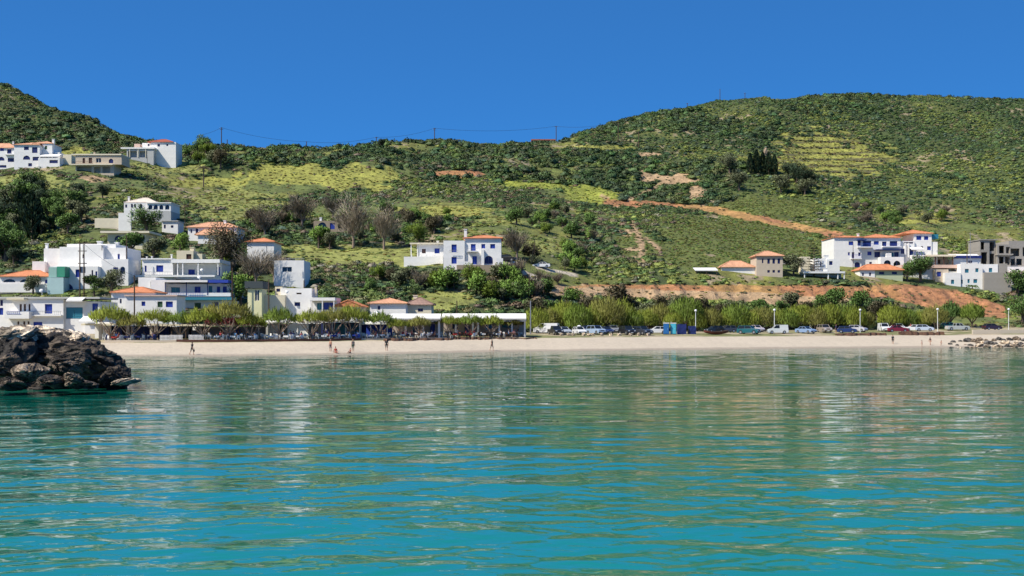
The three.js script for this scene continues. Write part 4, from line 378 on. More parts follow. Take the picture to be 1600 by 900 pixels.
  T('star_pine', 'slender pine with star shaped tiers before the courtyard house', 1272, 432, norfolk(8.6), LM.dark, 1); T('garden_hedge', 'dense dark green bush beside the green walled house', 1438, 440, B3, LM.green, 1.15); T('garden_hedge', 'green bush between green walled house and pink cafe', 1418, 440, B1, LM.green, 0.95); T('palm_tree', 'small palm in front of the cubic white house', 1519, 455, palmTree(1.6), LM.bright, 0.9); T('olive_tree', 'pale shrub tree between tower house and courtyard house', 1240, 432, B2, LM.olive, 1.2); T('green_tree', 'dark green bush at the concrete wall of the cubic house', 1590, 462, B1, LM.green, 1.3);
  for (let k = 0; k < 120; k++) { const px = rr(-25, k < 80 ? 150 : 230), py = rr(285, 425); if (KEEP.some(([a, b, t, bt]) => px > a - 12 && px < b + 12 && py > t && py - 40 < bt)) continue; const f = pick([['green', 'mid green'], ['dark', 'very dark'], ['green', 'mid green'], ['olive', 'olive']]), w = pick([[B1, 'medium'], [B2, 'small'], [B3, 'broad']]); T('grove_tree', `${w[1]} ${f[1]} tree in the dense hillside grove ${py < 345 ? 'below the hilltop villas' : 'above the arcade house'}`, px, py, w[0], LM[f[0]], rr(0.7, 1.3), M.bark, 'grove on the left hillside'); }
  const MK3 = [[830, 'the white panel van'], [930, 'the pale blue estate'], [1000, 'the slate off road car'], [1060, 'the tarpaulin loads'], [1130, 'the teal car'], [1230, 'the steel blue saloon'], [1310, 'the man in navy'], [1370, 'the square white van']];
  for (let k = 0; k < 26; k++) { const px = 832 + 22.6 * k + rr(-6, 6), c = controls(px), d = c[3][0] + rr(2, 14), x = X(px, d), py = projY(x, d); const g = tree('bank_tree', (() => { const [o, m] = nth(px, MK3); return `${o} bushy tree on the bank uphill of ${m}`; })(), 'tree', pick([B1, B2]), M.bark, pick([LM.green, LM.olive, LM.green, LM.pine]), atDepth(px, d), rr(0.75, 1.3), rr(0, 6), 'trees on the bank behind the tamarisks'); }
}
{ const B1 = broadleaf(6, 4.6, 2600), B2 = broadleaf(5, 3.6, 2200, { lobes: 7 }), BR = bare(6, 4.5, 2200), spots = [[800, 925, 330, 425, 30, 'bush in the green ravine beside the villa road', 'bushes in the ravine by the villa'], [1335, 1480, 322, 356, 22, 'bush in the wooded gully above the hotel', 'bushes in the gully above the hotel'], [262, 460, 345, 440, 34, 'garden bush among the scattered village houses', 'bushes between the village houses'], [560, 900, 436, 478, 36, 'rounded bush on the slope behind the tavernas', 'bushes on the slope behind the tavernas'], [440, 700, 330, 386, 26, 'bush around the bare trees and stone ruin', 'bushes around the stone ruin'], [180, 340, 234, 262, 12, 'bush below the skyline near the ridge house', 'bushes by the ridge house']];
  for (const [x0, x1, y0, y1, n, l, g] of spots) for (let k = 0, m = 0; k < n * 3 && m < n; k++) { const px = rr(x0, x1), py = rr(y0, y1); if (KEEP.some(([a, b, t, bt]) => px > a - 8 && px < b + 8 && py > t && py - 26 < bt)) continue; if (['road', 'red', 'tan', 'grass'].includes(zone(px, py, X(px, hit(px, py)), hit(px, py)))) continue; m++; const e = rnd(); const f = e < 0.2 ? ['twig2', 'leafless brown'] : pick([['green', 'deep green'], ['olive', 'grey olive'], ['green', 'deep green'], ['bright', 'bright green'], ['tam2', 'yellow green'], ['pine', 'brownish']]); tree('hillside_bush', f[1] + ' ' + l, 'bush', e < 0.2 ? BR : pick([B1, B2]), M.bark, LM[f[0]], onGround(px, py), rr(0.6, 1.15) * (y1 < 300 ? 1.3 : 1), rr(0, 6.28), g); } }
{ const g = cards(2600, () => ({ p: V(rr(-4.5, 4.5), 2.5 + rr(-0.35, 0.5) + 0.5 * vnoise(rnd() * 9, 2), rr(-1.2, 1.2)), dir: sph(), w: rr(0.1, 0.22), h: rr(0.12, 0.25) })), p = atDepth(366, controls(366)[2][0] + 5), o = put('bougainvillea', g, LM.boug); o.position.copy(p); tag(o, 'dark red bougainvillea spilling over the taverna roof edge', 'plant'); }
console.log('trees done');

// ---------------------------------------------------------------- sea front: tavernas, terrace, furniture
const dB = (px) => controls(px)[2][0]; // depth of the top of the beach
function ribbon(px0, px1, off, w, h, bury, step = 4, rough = 0) { // a bank or wall that follows the top of the beach
  const P = []; for (let p = px0; p <= px1 + 0.01; p += step) { const d = dB(p) + off, x = X(p, d), y = groundY(x, d), n = rough ? 1 + rough * (fbm(p * 0.11, 3, 3) - 0.5) * 2 : 1, j = rough ? (fbm(p * 0.2, 8, 2) - 0.5) * w : 0; P.push([[x, y - bury, -d + w / 2 + j], [x, y + h * n, -d + (rough ? w * 0.15 : w / 2) + j], [x, y + h * n, -d - w / 2 + j], [x, y - bury, -d - w / 2 + j]]); }
  const v = []; for (let i = 0; i < P.length - 1; i++) for (let k = 0; k < 4; k++) { const a = P[i][k], b = P[i + 1][k], c = P[i + 1][(k + 1) % 4], e = P[i][(k + 1) % 4]; v.push(...a, ...b, ...c, ...a, ...c, ...e); }
  for (const [s, f] of [[P[0], 1], [P[P.length - 1], -1]]) { const q = f > 0 ? [0, 1, 2, 0, 2, 3] : [0, 2, 1, 0, 3, 2]; for (const k of q) v.push(...s[k]); }
  const g = new THREE.BufferGeometry(); g.setAttribute('position', new THREE.Float32BufferAttribute(v, 3)); g.computeVertexNormals(); return metreUV(g); }
tag(put('terrace_wall', ribbon(164, 276, 0.3, 0.4, 0.28, 1.2), M.beige), 'low beige terrace wall between the boulders and the wooden edge', 'wall');
tag(put('terrace_edge', ribbon(276.5, 566, 0.3, 0.35, 0.34, 1.2), mat(0.13, 0.05, 0.035, { map: rep(TX.ground, 0.6) })), 'long dark red wooden terrace edge above the sand', 'terrace edge');
tag(put('terrace_step', ribbon(562, 700, 1.2, 0.5, 0.22, 1), M.beige), 'pale stone terrace step in front of the white tent', 'step');
const weed = mat(0.14, 0.07, 0.042, { map: rep(TX.ground, 0.7), bumpMap: rep(TX.groundBump, 0.8), bumpScale: 0.15 });
for (const [a, b, o, h, l] of [[600, 768, -0.9, 0.30, 'dry brown seaweed bank along the sand below the marquee'], [770, 838, -1.2, 0.18, 'thin dry seaweed line left of the white van'], [1308, 1384, 0, 0.5, 'brown eroded earth bank below the white hatchback'], [1408, 1474, 0.2, 0.62, 'thick brown earth bank below the silver cars']]) { const w = put('earth_bank', ribbon(a, b, o, 2.2, h, 0.6, 2, 0.5), weed); tag(w, l, 'bank'); }
function shelter(name, label, x0, x1, off, roofTop, roofBot, { back = M.inside, roofM = M.canvas, posts = [], post = M.white, dep = 6, aw, open = [], pw = 0.2, tent } = {}) {
  const cx = (x0 + x1) / 2, d = dB(cx) + off, yb = projY(X(cx, d), d) + 0.5, B = building(name, label, 'taverna', x0, x1, roofTop, yb, { d, deep: dep }), R = B.root;
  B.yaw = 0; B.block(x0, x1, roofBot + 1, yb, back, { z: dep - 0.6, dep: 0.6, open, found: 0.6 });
  const yw = Math.atan2(dB(x0) - dB(x1), X(x1, d) - X(x0, d)) ; R.rotation.y = -yw * 0 ;
  if (tent) B.hip(x0 + 1, x1 - 1, roofBot, tent, roofM, { dep: dep, over: 0.3 }); else B.slab(x0, x1, roofTop, roofBot, roofM, { dep: dep });
  B.posts(posts, roofBot, yb + 3, -0.1, pw, post); if (aw) B.awning(aw[0], aw[1], aw[2], aw[3], -0.4, 1.5); return B; }
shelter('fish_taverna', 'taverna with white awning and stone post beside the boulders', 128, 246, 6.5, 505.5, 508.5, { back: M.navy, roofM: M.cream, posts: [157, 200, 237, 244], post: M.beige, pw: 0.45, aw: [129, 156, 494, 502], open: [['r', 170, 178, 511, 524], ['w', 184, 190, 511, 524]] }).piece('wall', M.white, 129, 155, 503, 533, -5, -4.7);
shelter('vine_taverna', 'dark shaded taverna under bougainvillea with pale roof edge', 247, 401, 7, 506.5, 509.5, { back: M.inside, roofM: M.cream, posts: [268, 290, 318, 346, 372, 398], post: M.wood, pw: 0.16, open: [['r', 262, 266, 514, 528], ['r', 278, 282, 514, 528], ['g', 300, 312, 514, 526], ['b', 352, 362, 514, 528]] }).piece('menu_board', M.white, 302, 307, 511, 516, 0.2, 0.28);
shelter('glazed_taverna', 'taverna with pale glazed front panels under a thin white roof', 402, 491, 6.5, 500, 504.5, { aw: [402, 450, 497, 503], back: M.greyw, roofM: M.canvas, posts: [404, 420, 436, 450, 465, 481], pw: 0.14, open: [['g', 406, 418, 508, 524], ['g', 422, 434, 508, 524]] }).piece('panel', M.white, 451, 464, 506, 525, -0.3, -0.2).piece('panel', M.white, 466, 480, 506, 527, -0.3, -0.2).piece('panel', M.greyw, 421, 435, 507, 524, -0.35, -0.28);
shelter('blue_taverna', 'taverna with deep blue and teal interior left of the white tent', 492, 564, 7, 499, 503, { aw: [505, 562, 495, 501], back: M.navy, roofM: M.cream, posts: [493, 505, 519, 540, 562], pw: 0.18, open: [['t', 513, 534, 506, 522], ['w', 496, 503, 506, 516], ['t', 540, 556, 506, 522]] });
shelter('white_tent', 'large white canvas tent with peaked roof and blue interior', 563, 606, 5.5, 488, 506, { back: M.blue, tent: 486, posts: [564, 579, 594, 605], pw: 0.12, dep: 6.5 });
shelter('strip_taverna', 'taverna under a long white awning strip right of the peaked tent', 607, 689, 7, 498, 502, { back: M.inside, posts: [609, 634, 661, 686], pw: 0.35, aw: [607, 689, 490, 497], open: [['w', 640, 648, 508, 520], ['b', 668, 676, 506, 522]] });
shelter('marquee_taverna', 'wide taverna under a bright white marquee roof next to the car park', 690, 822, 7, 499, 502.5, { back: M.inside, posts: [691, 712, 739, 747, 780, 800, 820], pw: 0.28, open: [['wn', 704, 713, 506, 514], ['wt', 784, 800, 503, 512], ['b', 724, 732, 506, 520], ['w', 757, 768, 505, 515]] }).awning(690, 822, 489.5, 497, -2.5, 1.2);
// white picket panels on the terrace
for (const [a, b, l] of [[250, 265, 'short white picket panel near the blue clothed diner'], [266, 286, 'wide white picket panel in the middle of the three'], [295, 319, 'white picket panel farthest along, beside the menu board']]) { const d = dB(a) + 1.4, p = atDepth((a + b) / 2, d), t = thing('picket_fence', l, 'fence', p, 0, 'picket panels on the terrace'), w = (b - a) / F * d; put('rail', [box(-w / 2, w / 2, 0.25, 0.31, -0.02, 0.02)], M.white, t); put('rail', [box(-w / 2, w / 2, 0.78, 0.84, -0.02, 0.02)], M.white, t); for (let x = -w / 2 + 0.06; x < w / 2; x += 0.19) put('picket', [box(x - 0.05, x + 0.05, 0, 0.98, 0.021, 0.045)], M.white, t); }
const chairG = (() => { const g = [box(-0.22, 0.22, 0.42, 0.46, -0.22, 0.22), box(-0.22, 0.22, 0.46, 0.9, -0.25, -0.21)]; for (const [x, z] of [[-0.2, -0.2], [0.2, -0.2], [-0.2, 0.2], [0.2, 0.2]]) g.push(box(x - 0.025, x + 0.025, 0, 0.42, z - 0.025, z + 0.025)); return merge(g); })();
const tableG = merge([box(-0.42, 0.42, 0.71, 0.75, -0.42, 0.42), box(-0.43, 0.43, 0.5, 0.712, 0.42, 0.435), box(-0.43, 0.43, 0.5, 0.712, -0.435, -0.42), bar(V(0, 0, 0), V(0, 0.71, 0), 0.05), box(-0.25, 0.25, 0, 0.03, -0.25, 0.25)]);
// ---------------------------------------------------------------- people
function bodyGeo(bones, colors, res = 70) { const mc = new MarchingCubes(res, new THREE.MeshStandardMaterial(), false, false, 60000), h = res / 2, f = mc.field; mc.isolation = 0; const A = V(0, 0, 0);
  const dist = (b, x, y, z) => { const [p, q, r0, r1] = b, dx = q[0] - p[0], dy = q[1] - p[1], dz = q[2] - p[2], t = clamp(((x - p[0]) * dx + (y - p[1]) * dy + (z - p[2]) * dz) / (dx * dx + dy * dy + dz * dz + 1e-9)); return Math.hypot(x - p[0] - t * dx, y - p[1] - t * dy, z - p[2] - t * dz) - lerp(r0, r1, t); };
  for (let k = 0; k < res; k++) for (let j = 0; j < res; j++) for (let i = 0; i < res; i++) { const x = (i - h) / h, y = (j - h) / h + 0.92, z = (k - h) / h; let s = 0.6; for (const b of bones) { const q = b[5] ??= [0, 1, 2].map((a) => [Math.min(b[0][a], b[1][a]) - 0.2, Math.max(b[0][a], b[1][a]) + 0.2]); if (x < q[0][0] || x > q[0][1] || y < q[1][0] || y > q[1][1] || z < q[2][0] || z > q[2][1]) continue; const e = dist(b, x, y, z), m = Math.max(0, 0.035 - Math.abs(s - e)) / 0.035; s = Math.min(s, e) - m * m * 0.035 / 4; } f[i + j * res + k * res * res] = -s; }
  mc.update(); const n = mc.count, pos = new Float32Array(mc.positionArray.slice(0, n * 3)), c = new Float32Array(n * 3); for (let i = 0; i < n; i++) { pos[i * 3 + 1] += 0.92; let best = 9, bp = 'skin'; for (const b of bones) { const e = dist(b, pos[i * 3], pos[i * 3 + 1], pos[i * 3 + 2]); if (e < best) { best = e; bp = b[4]; } } c.set(colors[bp], i * 3); }
  const g = new THREE.BufferGeometry(); g.setAttribute('position', new THREE.BufferAttribute(pos, 3)); g.setAttribute('color', new THREE.BufferAttribute(c, 3)); g.computeVertexNormals(); g.setAttribute('normal', new THREE.BufferAttribute(new Float32Array(mc.normalArray.slice(0, n * 3)), 3)); return metreUV(g); }
function skeleton(pose) { const b = []; const P = (a, c, r0, r1, part) => b.push([a, c, r0, r1, part]); const hp = pose.hip ?? 0.92, lean = pose.lean ?? 0, T = (y) => [0, hp + y, lean * y];
  P([-0.075, hp, 0], [0.075, hp, 0], 0.115, 0.115, 'low'); P(T(0.1), T(0.2), 0.115, 0.115, 'top'); P([-0.07, hp + 0.34, lean * 0.34], [0.07, hp + 0.34, lean * 0.34], 0.115, 0.115, 'top'); P([-0.16, hp + 0.47, lean * 0.47], [0.16, hp + 0.47, lean * 0.47], 0.06, 0.06, 'top'); P(T(0.48), T(0.6), 0.05, 0.048, 'skin'); P(T(0.66), T(0.73), 0.08, 0.095, 'skin'); const hd = T(0.73); P([0, hd[1] + 0.03, hd[2] - 0.025], [0, hd[1] - 0.06, hd[2] - 0.055], 0.095, 0.075, 'hair'); P([0, hd[1] - 0.02, hd[2] + 0.09], [0, hd[1] - 0.04, hd[2] + 0.1], 0.014, 0.018, 'skin'); for (const s of [-1, 1]) P([s * 0.09, hd[1] - 0.02, hd[2]], [s * 0.095, hd[1] - 0.05, hd[2]], 0.018, 0.016, 'skin');
  for (const s of [-1, 1]) { const sh = [s * 0.19, hp + 0.45, lean * 0.45], A = pose.arm[s < 0 ? 0 : 1], el = [sh[0] + A[0] * s, sh[1] + A[1], sh[2] + A[2]], wr = [el[0] + A[3] * s, el[1] + A[4], el[2] + A[5]], dir = V(A[3] * s, A[4], A[5]).normalize(); P(sh, el, 0.05, 0.04, 'arm'); P(el, wr, 0.04, 0.029, 'skin'); const palm = V(...wr).addScaledVector(dir, 0.07); P(wr, palm.toArray(), 0.03, 0.034, 'skin'); for (let k = 0; k < 5; k++) { const o = V((k - 2) * 0.016, 0, 0.006 * (k % 2)), tip = palm.clone().addScaledVector(dir, k === 0 ? 0.045 : 0.075 + (k === 3 ? 0.015 : 0)).add(o).add(V(k === 0 ? -0.025 * s : 0, 0, 0.02)); P(palm.clone().add(o).toArray(), tip.toArray(), 0.013, 0.010, 'skin'); }
    const L = pose.leg[s < 0 ? 0 : 1], h0 = [s * 0.095, hp - 0.03, 0], kn = [h0[0] + L[0] * s, h0[1] + L[1], L[2]], an = [kn[0] + L[3] * s, kn[1] + L[4], kn[2] + L[5]]; P(h0, kn, 0.085, 0.057, pose.long ? 'low' : 'thigh'); P(kn, an, 0.056, 0.037, pose.long ? 'low' : 'skin'); P([an[0], an[1] - 0.03, an[2] - 0.02], [an[0] + 0.02 * s, an[1] - 0.045, an[2] + 0.15], 0.038, 0.03, 'shoe'); }
  return b; }
const POSE = { stand: { arm: [[0.05, -0.28, 0.02, 0.02, -0.25, 0.05], [0.05, -0.28, 0, 0.02, -0.25, 0.06]], leg: [[0.02, -0.42, 0.02, 0, -0.40, -0.03], [0.03, -0.42, 0, 0, -0.40, -0.02]] }, walk: { lean: 0.08, arm: [[0.05, -0.26, 0.12, 0.01, -0.22, 0.12], [0.05, -0.26, -0.12, 0.01, -0.25, -0.02]], leg: [[0.01, -0.40, -0.12, 0, -0.37, -0.2], [0.01, -0.39, 0.18, 0, -0.41, -0.02]] }, sit: { hip: 0.13, lean: -0.15, arm: [[0.05, -0.25, -0.12, 0.02, -0.2, -0.12], [0.05, -0.25, 0.1, -0.02, -0.1, 0.22]], leg: [[0.03, 0.22, 0.36, 0, -0.26, 0.30], [0.03, 0.0, 0.42, 0, -0.02, 0.4]] }, chair: { hip: 0.55, lean: 0.05, arm: [[0.05, -0.25, 0.1, -0.02, 0.02, 0.24], [0.05, -0.25, 0.08, -0.02, -0.03, 0.24]], leg: [[0.04, 0.0, 0.40, 0, -0.42, 0.03], [0.03, 0.0, 0.40, 0, -0.42, -0.05]], long: true } };
const skinC = [0.42, 0.22, 0.14]; const outfit = (top, low, o = {}) => ({ skin: o.skin ?? skinC, top, low, arm: o.sleeve ? top : o.skin ?? skinC, thigh: o.thigh ?? low, shoe: o.shoe ?? skinC, hair: o.hair ?? [0.03, 0.02, 0.015] });
const bodyMat = new THREE.MeshStandardMaterial({ vertexColors: true, roughness: 0.8 });
function person(label, pose, clothes, pos, yaw, group, s = 1) { const o = put('person', bodyGeo(skeleton(POSE[pose]), clothes, 64), bodyMat); o.position.copy(pos); o.rotation.y = yaw; o.scale.setScalar(s); return tag(o, label, 'person', group); }
const onBeach = (px, py) => { const p = onGround(px, py); p.y += 0.005; return p; };
person('person in dark clothes walking at the water edge with a bag', 'walk', outfit([0.03, 0.025, 0.03], [0.03, 0.03, 0.035], { sleeve: true }), onBeach(300, 554.5), 1.3); { const o = put('shoulder_bag', (() => { const g = new THREE.SphereGeometry(0.17, 10, 8); g.scale(0.7, 1, 0.5); return [g, bar(V(-0.1, 0.12, 0), V(0, 0.4, 0), 0.012), bar(V(0.1, 0.12, 0), V(0, 0.4, 0), 0.012)]; })(), M.dark); o.position.copy(onBeach(303, 554.5)).add(V(0, 0.55, 0)); tag(o, 'small dark bag hanging from the walking person at the water edge', 'bag'); }
person('standing person in dark shorts beside the sitting child', 'stand', outfit(skinC, [0.04, 0.03, 0.05]), onBeach(516.5, 549), -0.6); person('child in red sitting on the wet sand', 'sit', outfit([0.4, 0.05, 0.03], [0.4, 0.05, 0.03]), onBeach(524.5, 551.5), 0.4, null, 0.95); person('small child crouched low on the sand near the woman in green', 'sit', outfit([0.25, 0.10, 0.07], [0.1, 0.05, 0.05]), onBeach(547, 551.8), -0.5, null, 0.75); person('woman in green dress standing on the sand', 'stand', outfit([0.16, 0.13, 0.12], [0.03, 0.09, 0.05]), onBeach(551.5, 549), 0.5);
person('person all in black standing alone below the white tent', 'stand', outfit([0.012, 0.012, 0.014], [0.012, 0.012, 0.014], { sleeve: true, thigh: [0.012, 0.012, 0.014] }), onBeach(604, 548), 0.2); person('person in dark swimwear standing at the water below the marquee', 'walk', outfit([0.035, 0.035, 0.03], [0.02, 0.02, 0.02]), onBeach(768.5, 547.8), 0.8, null, 1.02); person('dark figure standing on the sand below the earth bank', 'stand', outfit([0.02, 0.02, 0.025], [0.02, 0.02, 0.02], { sleeve: true }), onBeach(1395, 537.5), 0); person('child in pink at the water edge near the rocks', 'stand', outfit([0.6, 0.25, 0.2], skinC), onBeach(1440.5, 542), 1, null, 0.72); person('person in dark top bending forward near the pink child', 'walk', outfit([0.02, 0.02, 0.02], skinC), onBeach(1453.5, 539.5), -1, null, 0.9); person('small child walking toward the rock pile', 'walk', outfit(skinC, [0.3, 0.12, 0.08]), onBeach(1470.5, 540), 1.5, null, 0.6);
person('man in navy clothes standing among the parked cars', 'stand', outfit([0.02, 0.025, 0.08], [0.02, 0.02, 0.06], { sleeve: true, thigh: [0.02, 0.02, 0.06] }), onBeach(1306.5, 520), 0.3); person('person in red shirt standing behind the red saloon', 'stand', outfit([0.5, 0.04, 0.03], [0.05, 0.05, 0.06]), onBeach(1423, 517.5), 0.3);
{ const fits = [[[0.7, 0.7, 0.72], [0.05, 0.05, 0.08]], [[0.03, 0.05, 0.2], [0.03, 0.03, 0.05]], [[0.45, 0.04, 0.05], [0.06, 0.05, 0.06]], [[0.05, 0.05, 0.05], [0.10, 0.08, 0.06]], [[0.5, 0.22, 0.22], [0.05, 0.06, 0.15]], [[0.15, 0.35, 0.6], [0.04, 0.04, 0.05]]], geos = fits.map(([t, l], i) => bodyGeo(skeleton(POSE.chair), outfit(t, l, { hair: i % 2 ? [0.03, 0.02, 0.015] : [0.12, 0.07, 0.03] }), 56)), word = ['white', 'navy', 'red', 'black', 'pink', 'sky blue'];
  const areas = [[166, 244, 'fish taverna terrace by the boulders', M.navy, 8], [322, 398, 'vine taverna terrace', M.white, 6], [408, 486, 'glazed taverna terrace', M.white, 7], [494, 560, 'blue taverna terrace', M.blue, 8], [566, 604, 'floor of the white tent', M.lampWhite, 4], [612, 686, 'strip awning terrace', M.brown, 7], [694, 818, 'marquee terrace', M.brown, 11]], red = mat(0.45, 0.04, 0.03);
  for (const [a, b, where, cm, n] of areas) for (let k = 0; k < n; k++) { const px = lerp(a, b, (k + 0.5) / n) + rr(-2, 2), d = dB(px) + (k % 2 ? rr(2.0, 3.0) : rr(4.2, 5.6)), p = atDepth(px, d), tm = where.startsWith('marquee') && k < 4 || where.startsWith('fish') && k === 1 ? red : pick([M.white, M.lampWhite, cm]);
    const t = put('cafe_table', tableG, tm); t.position.copy(p); tag(t, `small square cloth covered table on the ${where}`, 'table', `tables on the ${where}`);
    for (let c = 0; c < 3; c++) { const an = c * 2.09 + rr(-0.3, 0.3) + k, cp = atDepth(px, d).add(V(Math.sin(an) * 0.82, 0, Math.cos(an) * 0.82)); cp.y = groundY(cp.x, -cp.z); const ch = put('cafe_chair', chairG, where.startsWith('marquee') ? pick([M.wood, M.brown, M.white]) : pick([M.white, M.lampWhite, cm])); ch.position.copy(cp); ch.rotation.y = an + Math.PI; tag(ch, `straight backed cafe chair on the ${where}`, 'chair', `chairs on the ${where}`);
      if (c < 2 && rnd() < 0.62) { const gi = Math.floor(rnd() * 6), o = put('person', geos[gi], bodyMat); o.position.copy(cp).add(V(0, 0.02, 0)); o.rotation.y = an + Math.PI; tag(o, `seated diner in ${word[gi]} top on the ${where}`, 'person', `diners on the ${where}`); } } } }
console.log('front done');
// ---------------------------------------------------------------- vehicles
const glassCar = new THREE.MeshPhysicalMaterial({ color: col(0.012, 0.015, 0.018), roughness: 0.05 }), tyreM = mat(0.02, 0.02, 0.02), rimM = mat(0.45, 0.45, 0.46, { metalness: 0.7, roughness: 0.35 }), headM = mat(0.75, 0.77, 0.8, { roughness: 0.15 }), tailM = mat(0.4, 0.02, 0.02, { roughness: 0.25 }), trimM = mat(0.03, 0.03, 0.032);
const CAR = { hatch: { L: 3.9, W: 1.68, hb: 0.92, hr: 1.46, hood: 0.80, xr0: -1.85, xr1: -1.45, xf0: 0.95, xf1: 0.25 }, sedan: { L: 4.4, W: 1.72, hb: 0.90, hr: 1.42, hood: 0.80, boot: 0.92, xr0: -1.6, xr1: -0.95, xf0: 1.05, xf1: 0.3 }, suv: { L: 4.4, W: 1.82, hb: 1.06, hr: 1.72, hood: 0.98, xr0: -2.1, xr1: -1.85, xf0: 1.05, xf1: 0.45 }, van: { L: 4.9, W: 1.9, hb: 1.2, hr: 2.0, hood: 1.08, xr0: -2.4, xr1: -2.35, xf0: 1.75, xf1: 0.9, panel: true }, smallvan: { L: 4.1, W: 1.7, hb: 1.05, hr: 1.82, hood: 0.92, xr0: -2.0, xr1: -1.95, xf0: 1.05, xf1: 0.45, panel: true }, pickup: { L: 4.9, W: 1.78, hb: 1.0, hr: 1.68, hood: 0.98, boot: 1.0, xr0: -0.7, xr1: -0.55, xf0: 1.25, xf1: 0.6 } };
const carCache = {};
function carParts(type) { if (carCache[type]) return carCache[type]; const p = CAR[type], h = p.L / 2, wr = type === 'suv' || type === 'pickup' ? 0.36 : 0.31, wx = [-h + 0.78, h - 0.80], sh = new THREE.Shape(); sh.moveTo(-h, 0.34); sh.lineTo(-h - 0.02, 0.62); sh.lineTo(-h + 0.05, (p.boot ?? p.hb) - 0.03); sh.lineTo(-h + 0.15, p.boot ?? p.hb); sh.lineTo(p.xr0, p.hb); sh.lineTo(p.xf0, p.hb); sh.quadraticCurveTo(h - 0.35, p.hood + 0.08, h - 0.08, p.hood - 0.12); sh.lineTo(h + 0.02, 0.5); sh.lineTo(h - 0.02, 0.26);
  for (const x of [wx[1], wx[0]]) { sh.lineTo(x + wr + 0.06, 0.24); sh.absarc(x, wr, wr + 0.06, -0.2, Math.PI + 0.2, false); } sh.lineTo(-h + 0.04, 0.26); sh.closePath();
  const b = new THREE.ExtrudeGeometry(sh, { depth: p.W - 0.16, bevelEnabled: true, bevelSize: 0.05, bevelThickness: 0.08, bevelSegments: 2, curveSegments: 8 }); b.translate(0, 0, -(p.W - 0.16) / 2);
  const w0 = p.W / 2 - 0.07, w1 = p.W / 2 - 0.22, y0 = p.hb - 0.01, y1 = p.hr - 0.05, c = [[p.xr0 + 0.02, y0, w0], [p.xf0, y0, w0], [p.xf1, y1, w1], [p.xr1, y1, w1]], Q = (a, b2, c2, d2) => [a, b2, c2, a, c2, d2]; const m = ([x, y, z]) => [x, y, -z];
  const face = (...v) => { const g = new THREE.BufferGeometry(); g.setAttribute('position', new THREE.Float32BufferAttribute(v.flat(2), 3)); g.computeVertexNormals(); return metreUV(g); };
  const ws = face(Q(c[1], m(c[1]), m(c[2]), c[2])), rw = face(Q(m(c[0]), c[0], c[3], m(c[3]))), sl = face(Q(c[0], c[1], c[2], c[3])), sr = face(Q(m(c[1]), m(c[0]), m(c[3]), m(c[2])));
  const B = (i, j, r = 0.035) => [bar(V(...c[i]), V(...c[j]), r), bar(V(...m(c[i])), V(...m(c[j])), r)], list = [b, ...B(1, 2, 0.045), ...B(0, 3, 0.06), box(p.xr1 - 0.05, p.xf1 + 0.05, y1 - 0.02, p.hr, -w1 - 0.03, w1 + 0.03)]; const mx = lerp(p.xr0, p.xf0, 0.5); list.push(bar(V(mx, y0, w0 + 0.005), V(mx - 0.08, y1, w1 + 0.005), 0.045), bar(V(mx, y0, -w0 - 0.005), V(mx - 0.08, y1, -w1 - 0.005), 0.045));
  if (p.panel) { const q = p.xf0 - 1.35; list.push(box(p.xr0 + 0.04, q, y0, p.hr - 0.03, -w0 - 0.03, w0 + 0.03)); }
  const tyre = new THREE.CylinderGeometry(wr, wr, 0.2, 18); tyre.rotateX(Math.PI / 2); const rim = new THREE.CylinderGeometry(wr * 0.62, wr * 0.62, 0.215, 12); rim.rotateX(Math.PI / 2); const hl = box(h - 0.12, h + 0.03, p.hood - 0.3, p.hood - 0.15, -0.17, 0.17), tl = box(-h - 0.045, -h + 0.1, (p.boot ?? p.hb) - 0.3, (p.boot ?? p.hb) - 0.08, -0.1, 0.1), bumper = merge([box(h - 0.05, h + 0.09, 0.28, 0.46, -p.W / 2 + 0.06, p.W / 2 - 0.06)]), grille = box(h - 0.06, h + 0.035, p.hood - 0.32, p.hood - 0.18, -0.42, 0.42), plate = box(h + 0.09, h + 0.1, 0.33, 0.44, -0.26, 0.26);
  return carCache[type] = { p, h, wr, wx, body: merge(list), ws, rw, sl, sr, tyre: merge([tyre]), rim: merge([rim]), hl: merge([hl]), tl: merge([tl]), bumper, grille: merge([grille]), plate: merge([plate]) }; }
function car(name, label, type, rgb, px, py, yawDeg, cat = 'car') { const K = carParts(type), p = onGround(px, py), t = thing(name, label, cat, p.add(V(0, 0.02, 0)), yawDeg * Math.PI / 180, 'parked vehicles'); const paint = new THREE.MeshPhysicalMaterial({ color: col(...rgb), roughness: 0.35, clearcoat: 0.6, clearcoatRoughness: 0.1 }); put('body', K.body, paint, t); put('windscreen', K.ws, glassCar, t); put('rear_window', K.rw, glassCar, t); put('side_window', K.sl, glassCar, t); put('side_window', K.sr, glassCar, t); put('bumper', K.bumper, trimM, t); put('grille', K.grille, trimM, t); put('number_plate', K.plate, M.lampWhite, t);
  for (const x of K.wx) for (const s of [-1, 1]) { const w = put('wheel', K.tyre, tyreM, t); w.position.set(x, K.wr, s * (K.p.W / 2 - 0.12)); put('rim', K.rim, rimM, w); } for (const s of [-1, 1]) { const a = put('headlight', K.hl, headM, t); a.position.z = s * (K.p.W / 2 - 0.3); const b = put('taillight', K.tl, tailM, t); b.position.z = s * (K.p.W / 2 - 0.2); } t.rotation.z = 0; return t; }
const silver = [0.42, 0.45, 0.48], whiteC = [0.75, 0.75, 0.74], navyC = [0.02, 0.03, 0.10], black = [0.015, 0.015, 0.017];
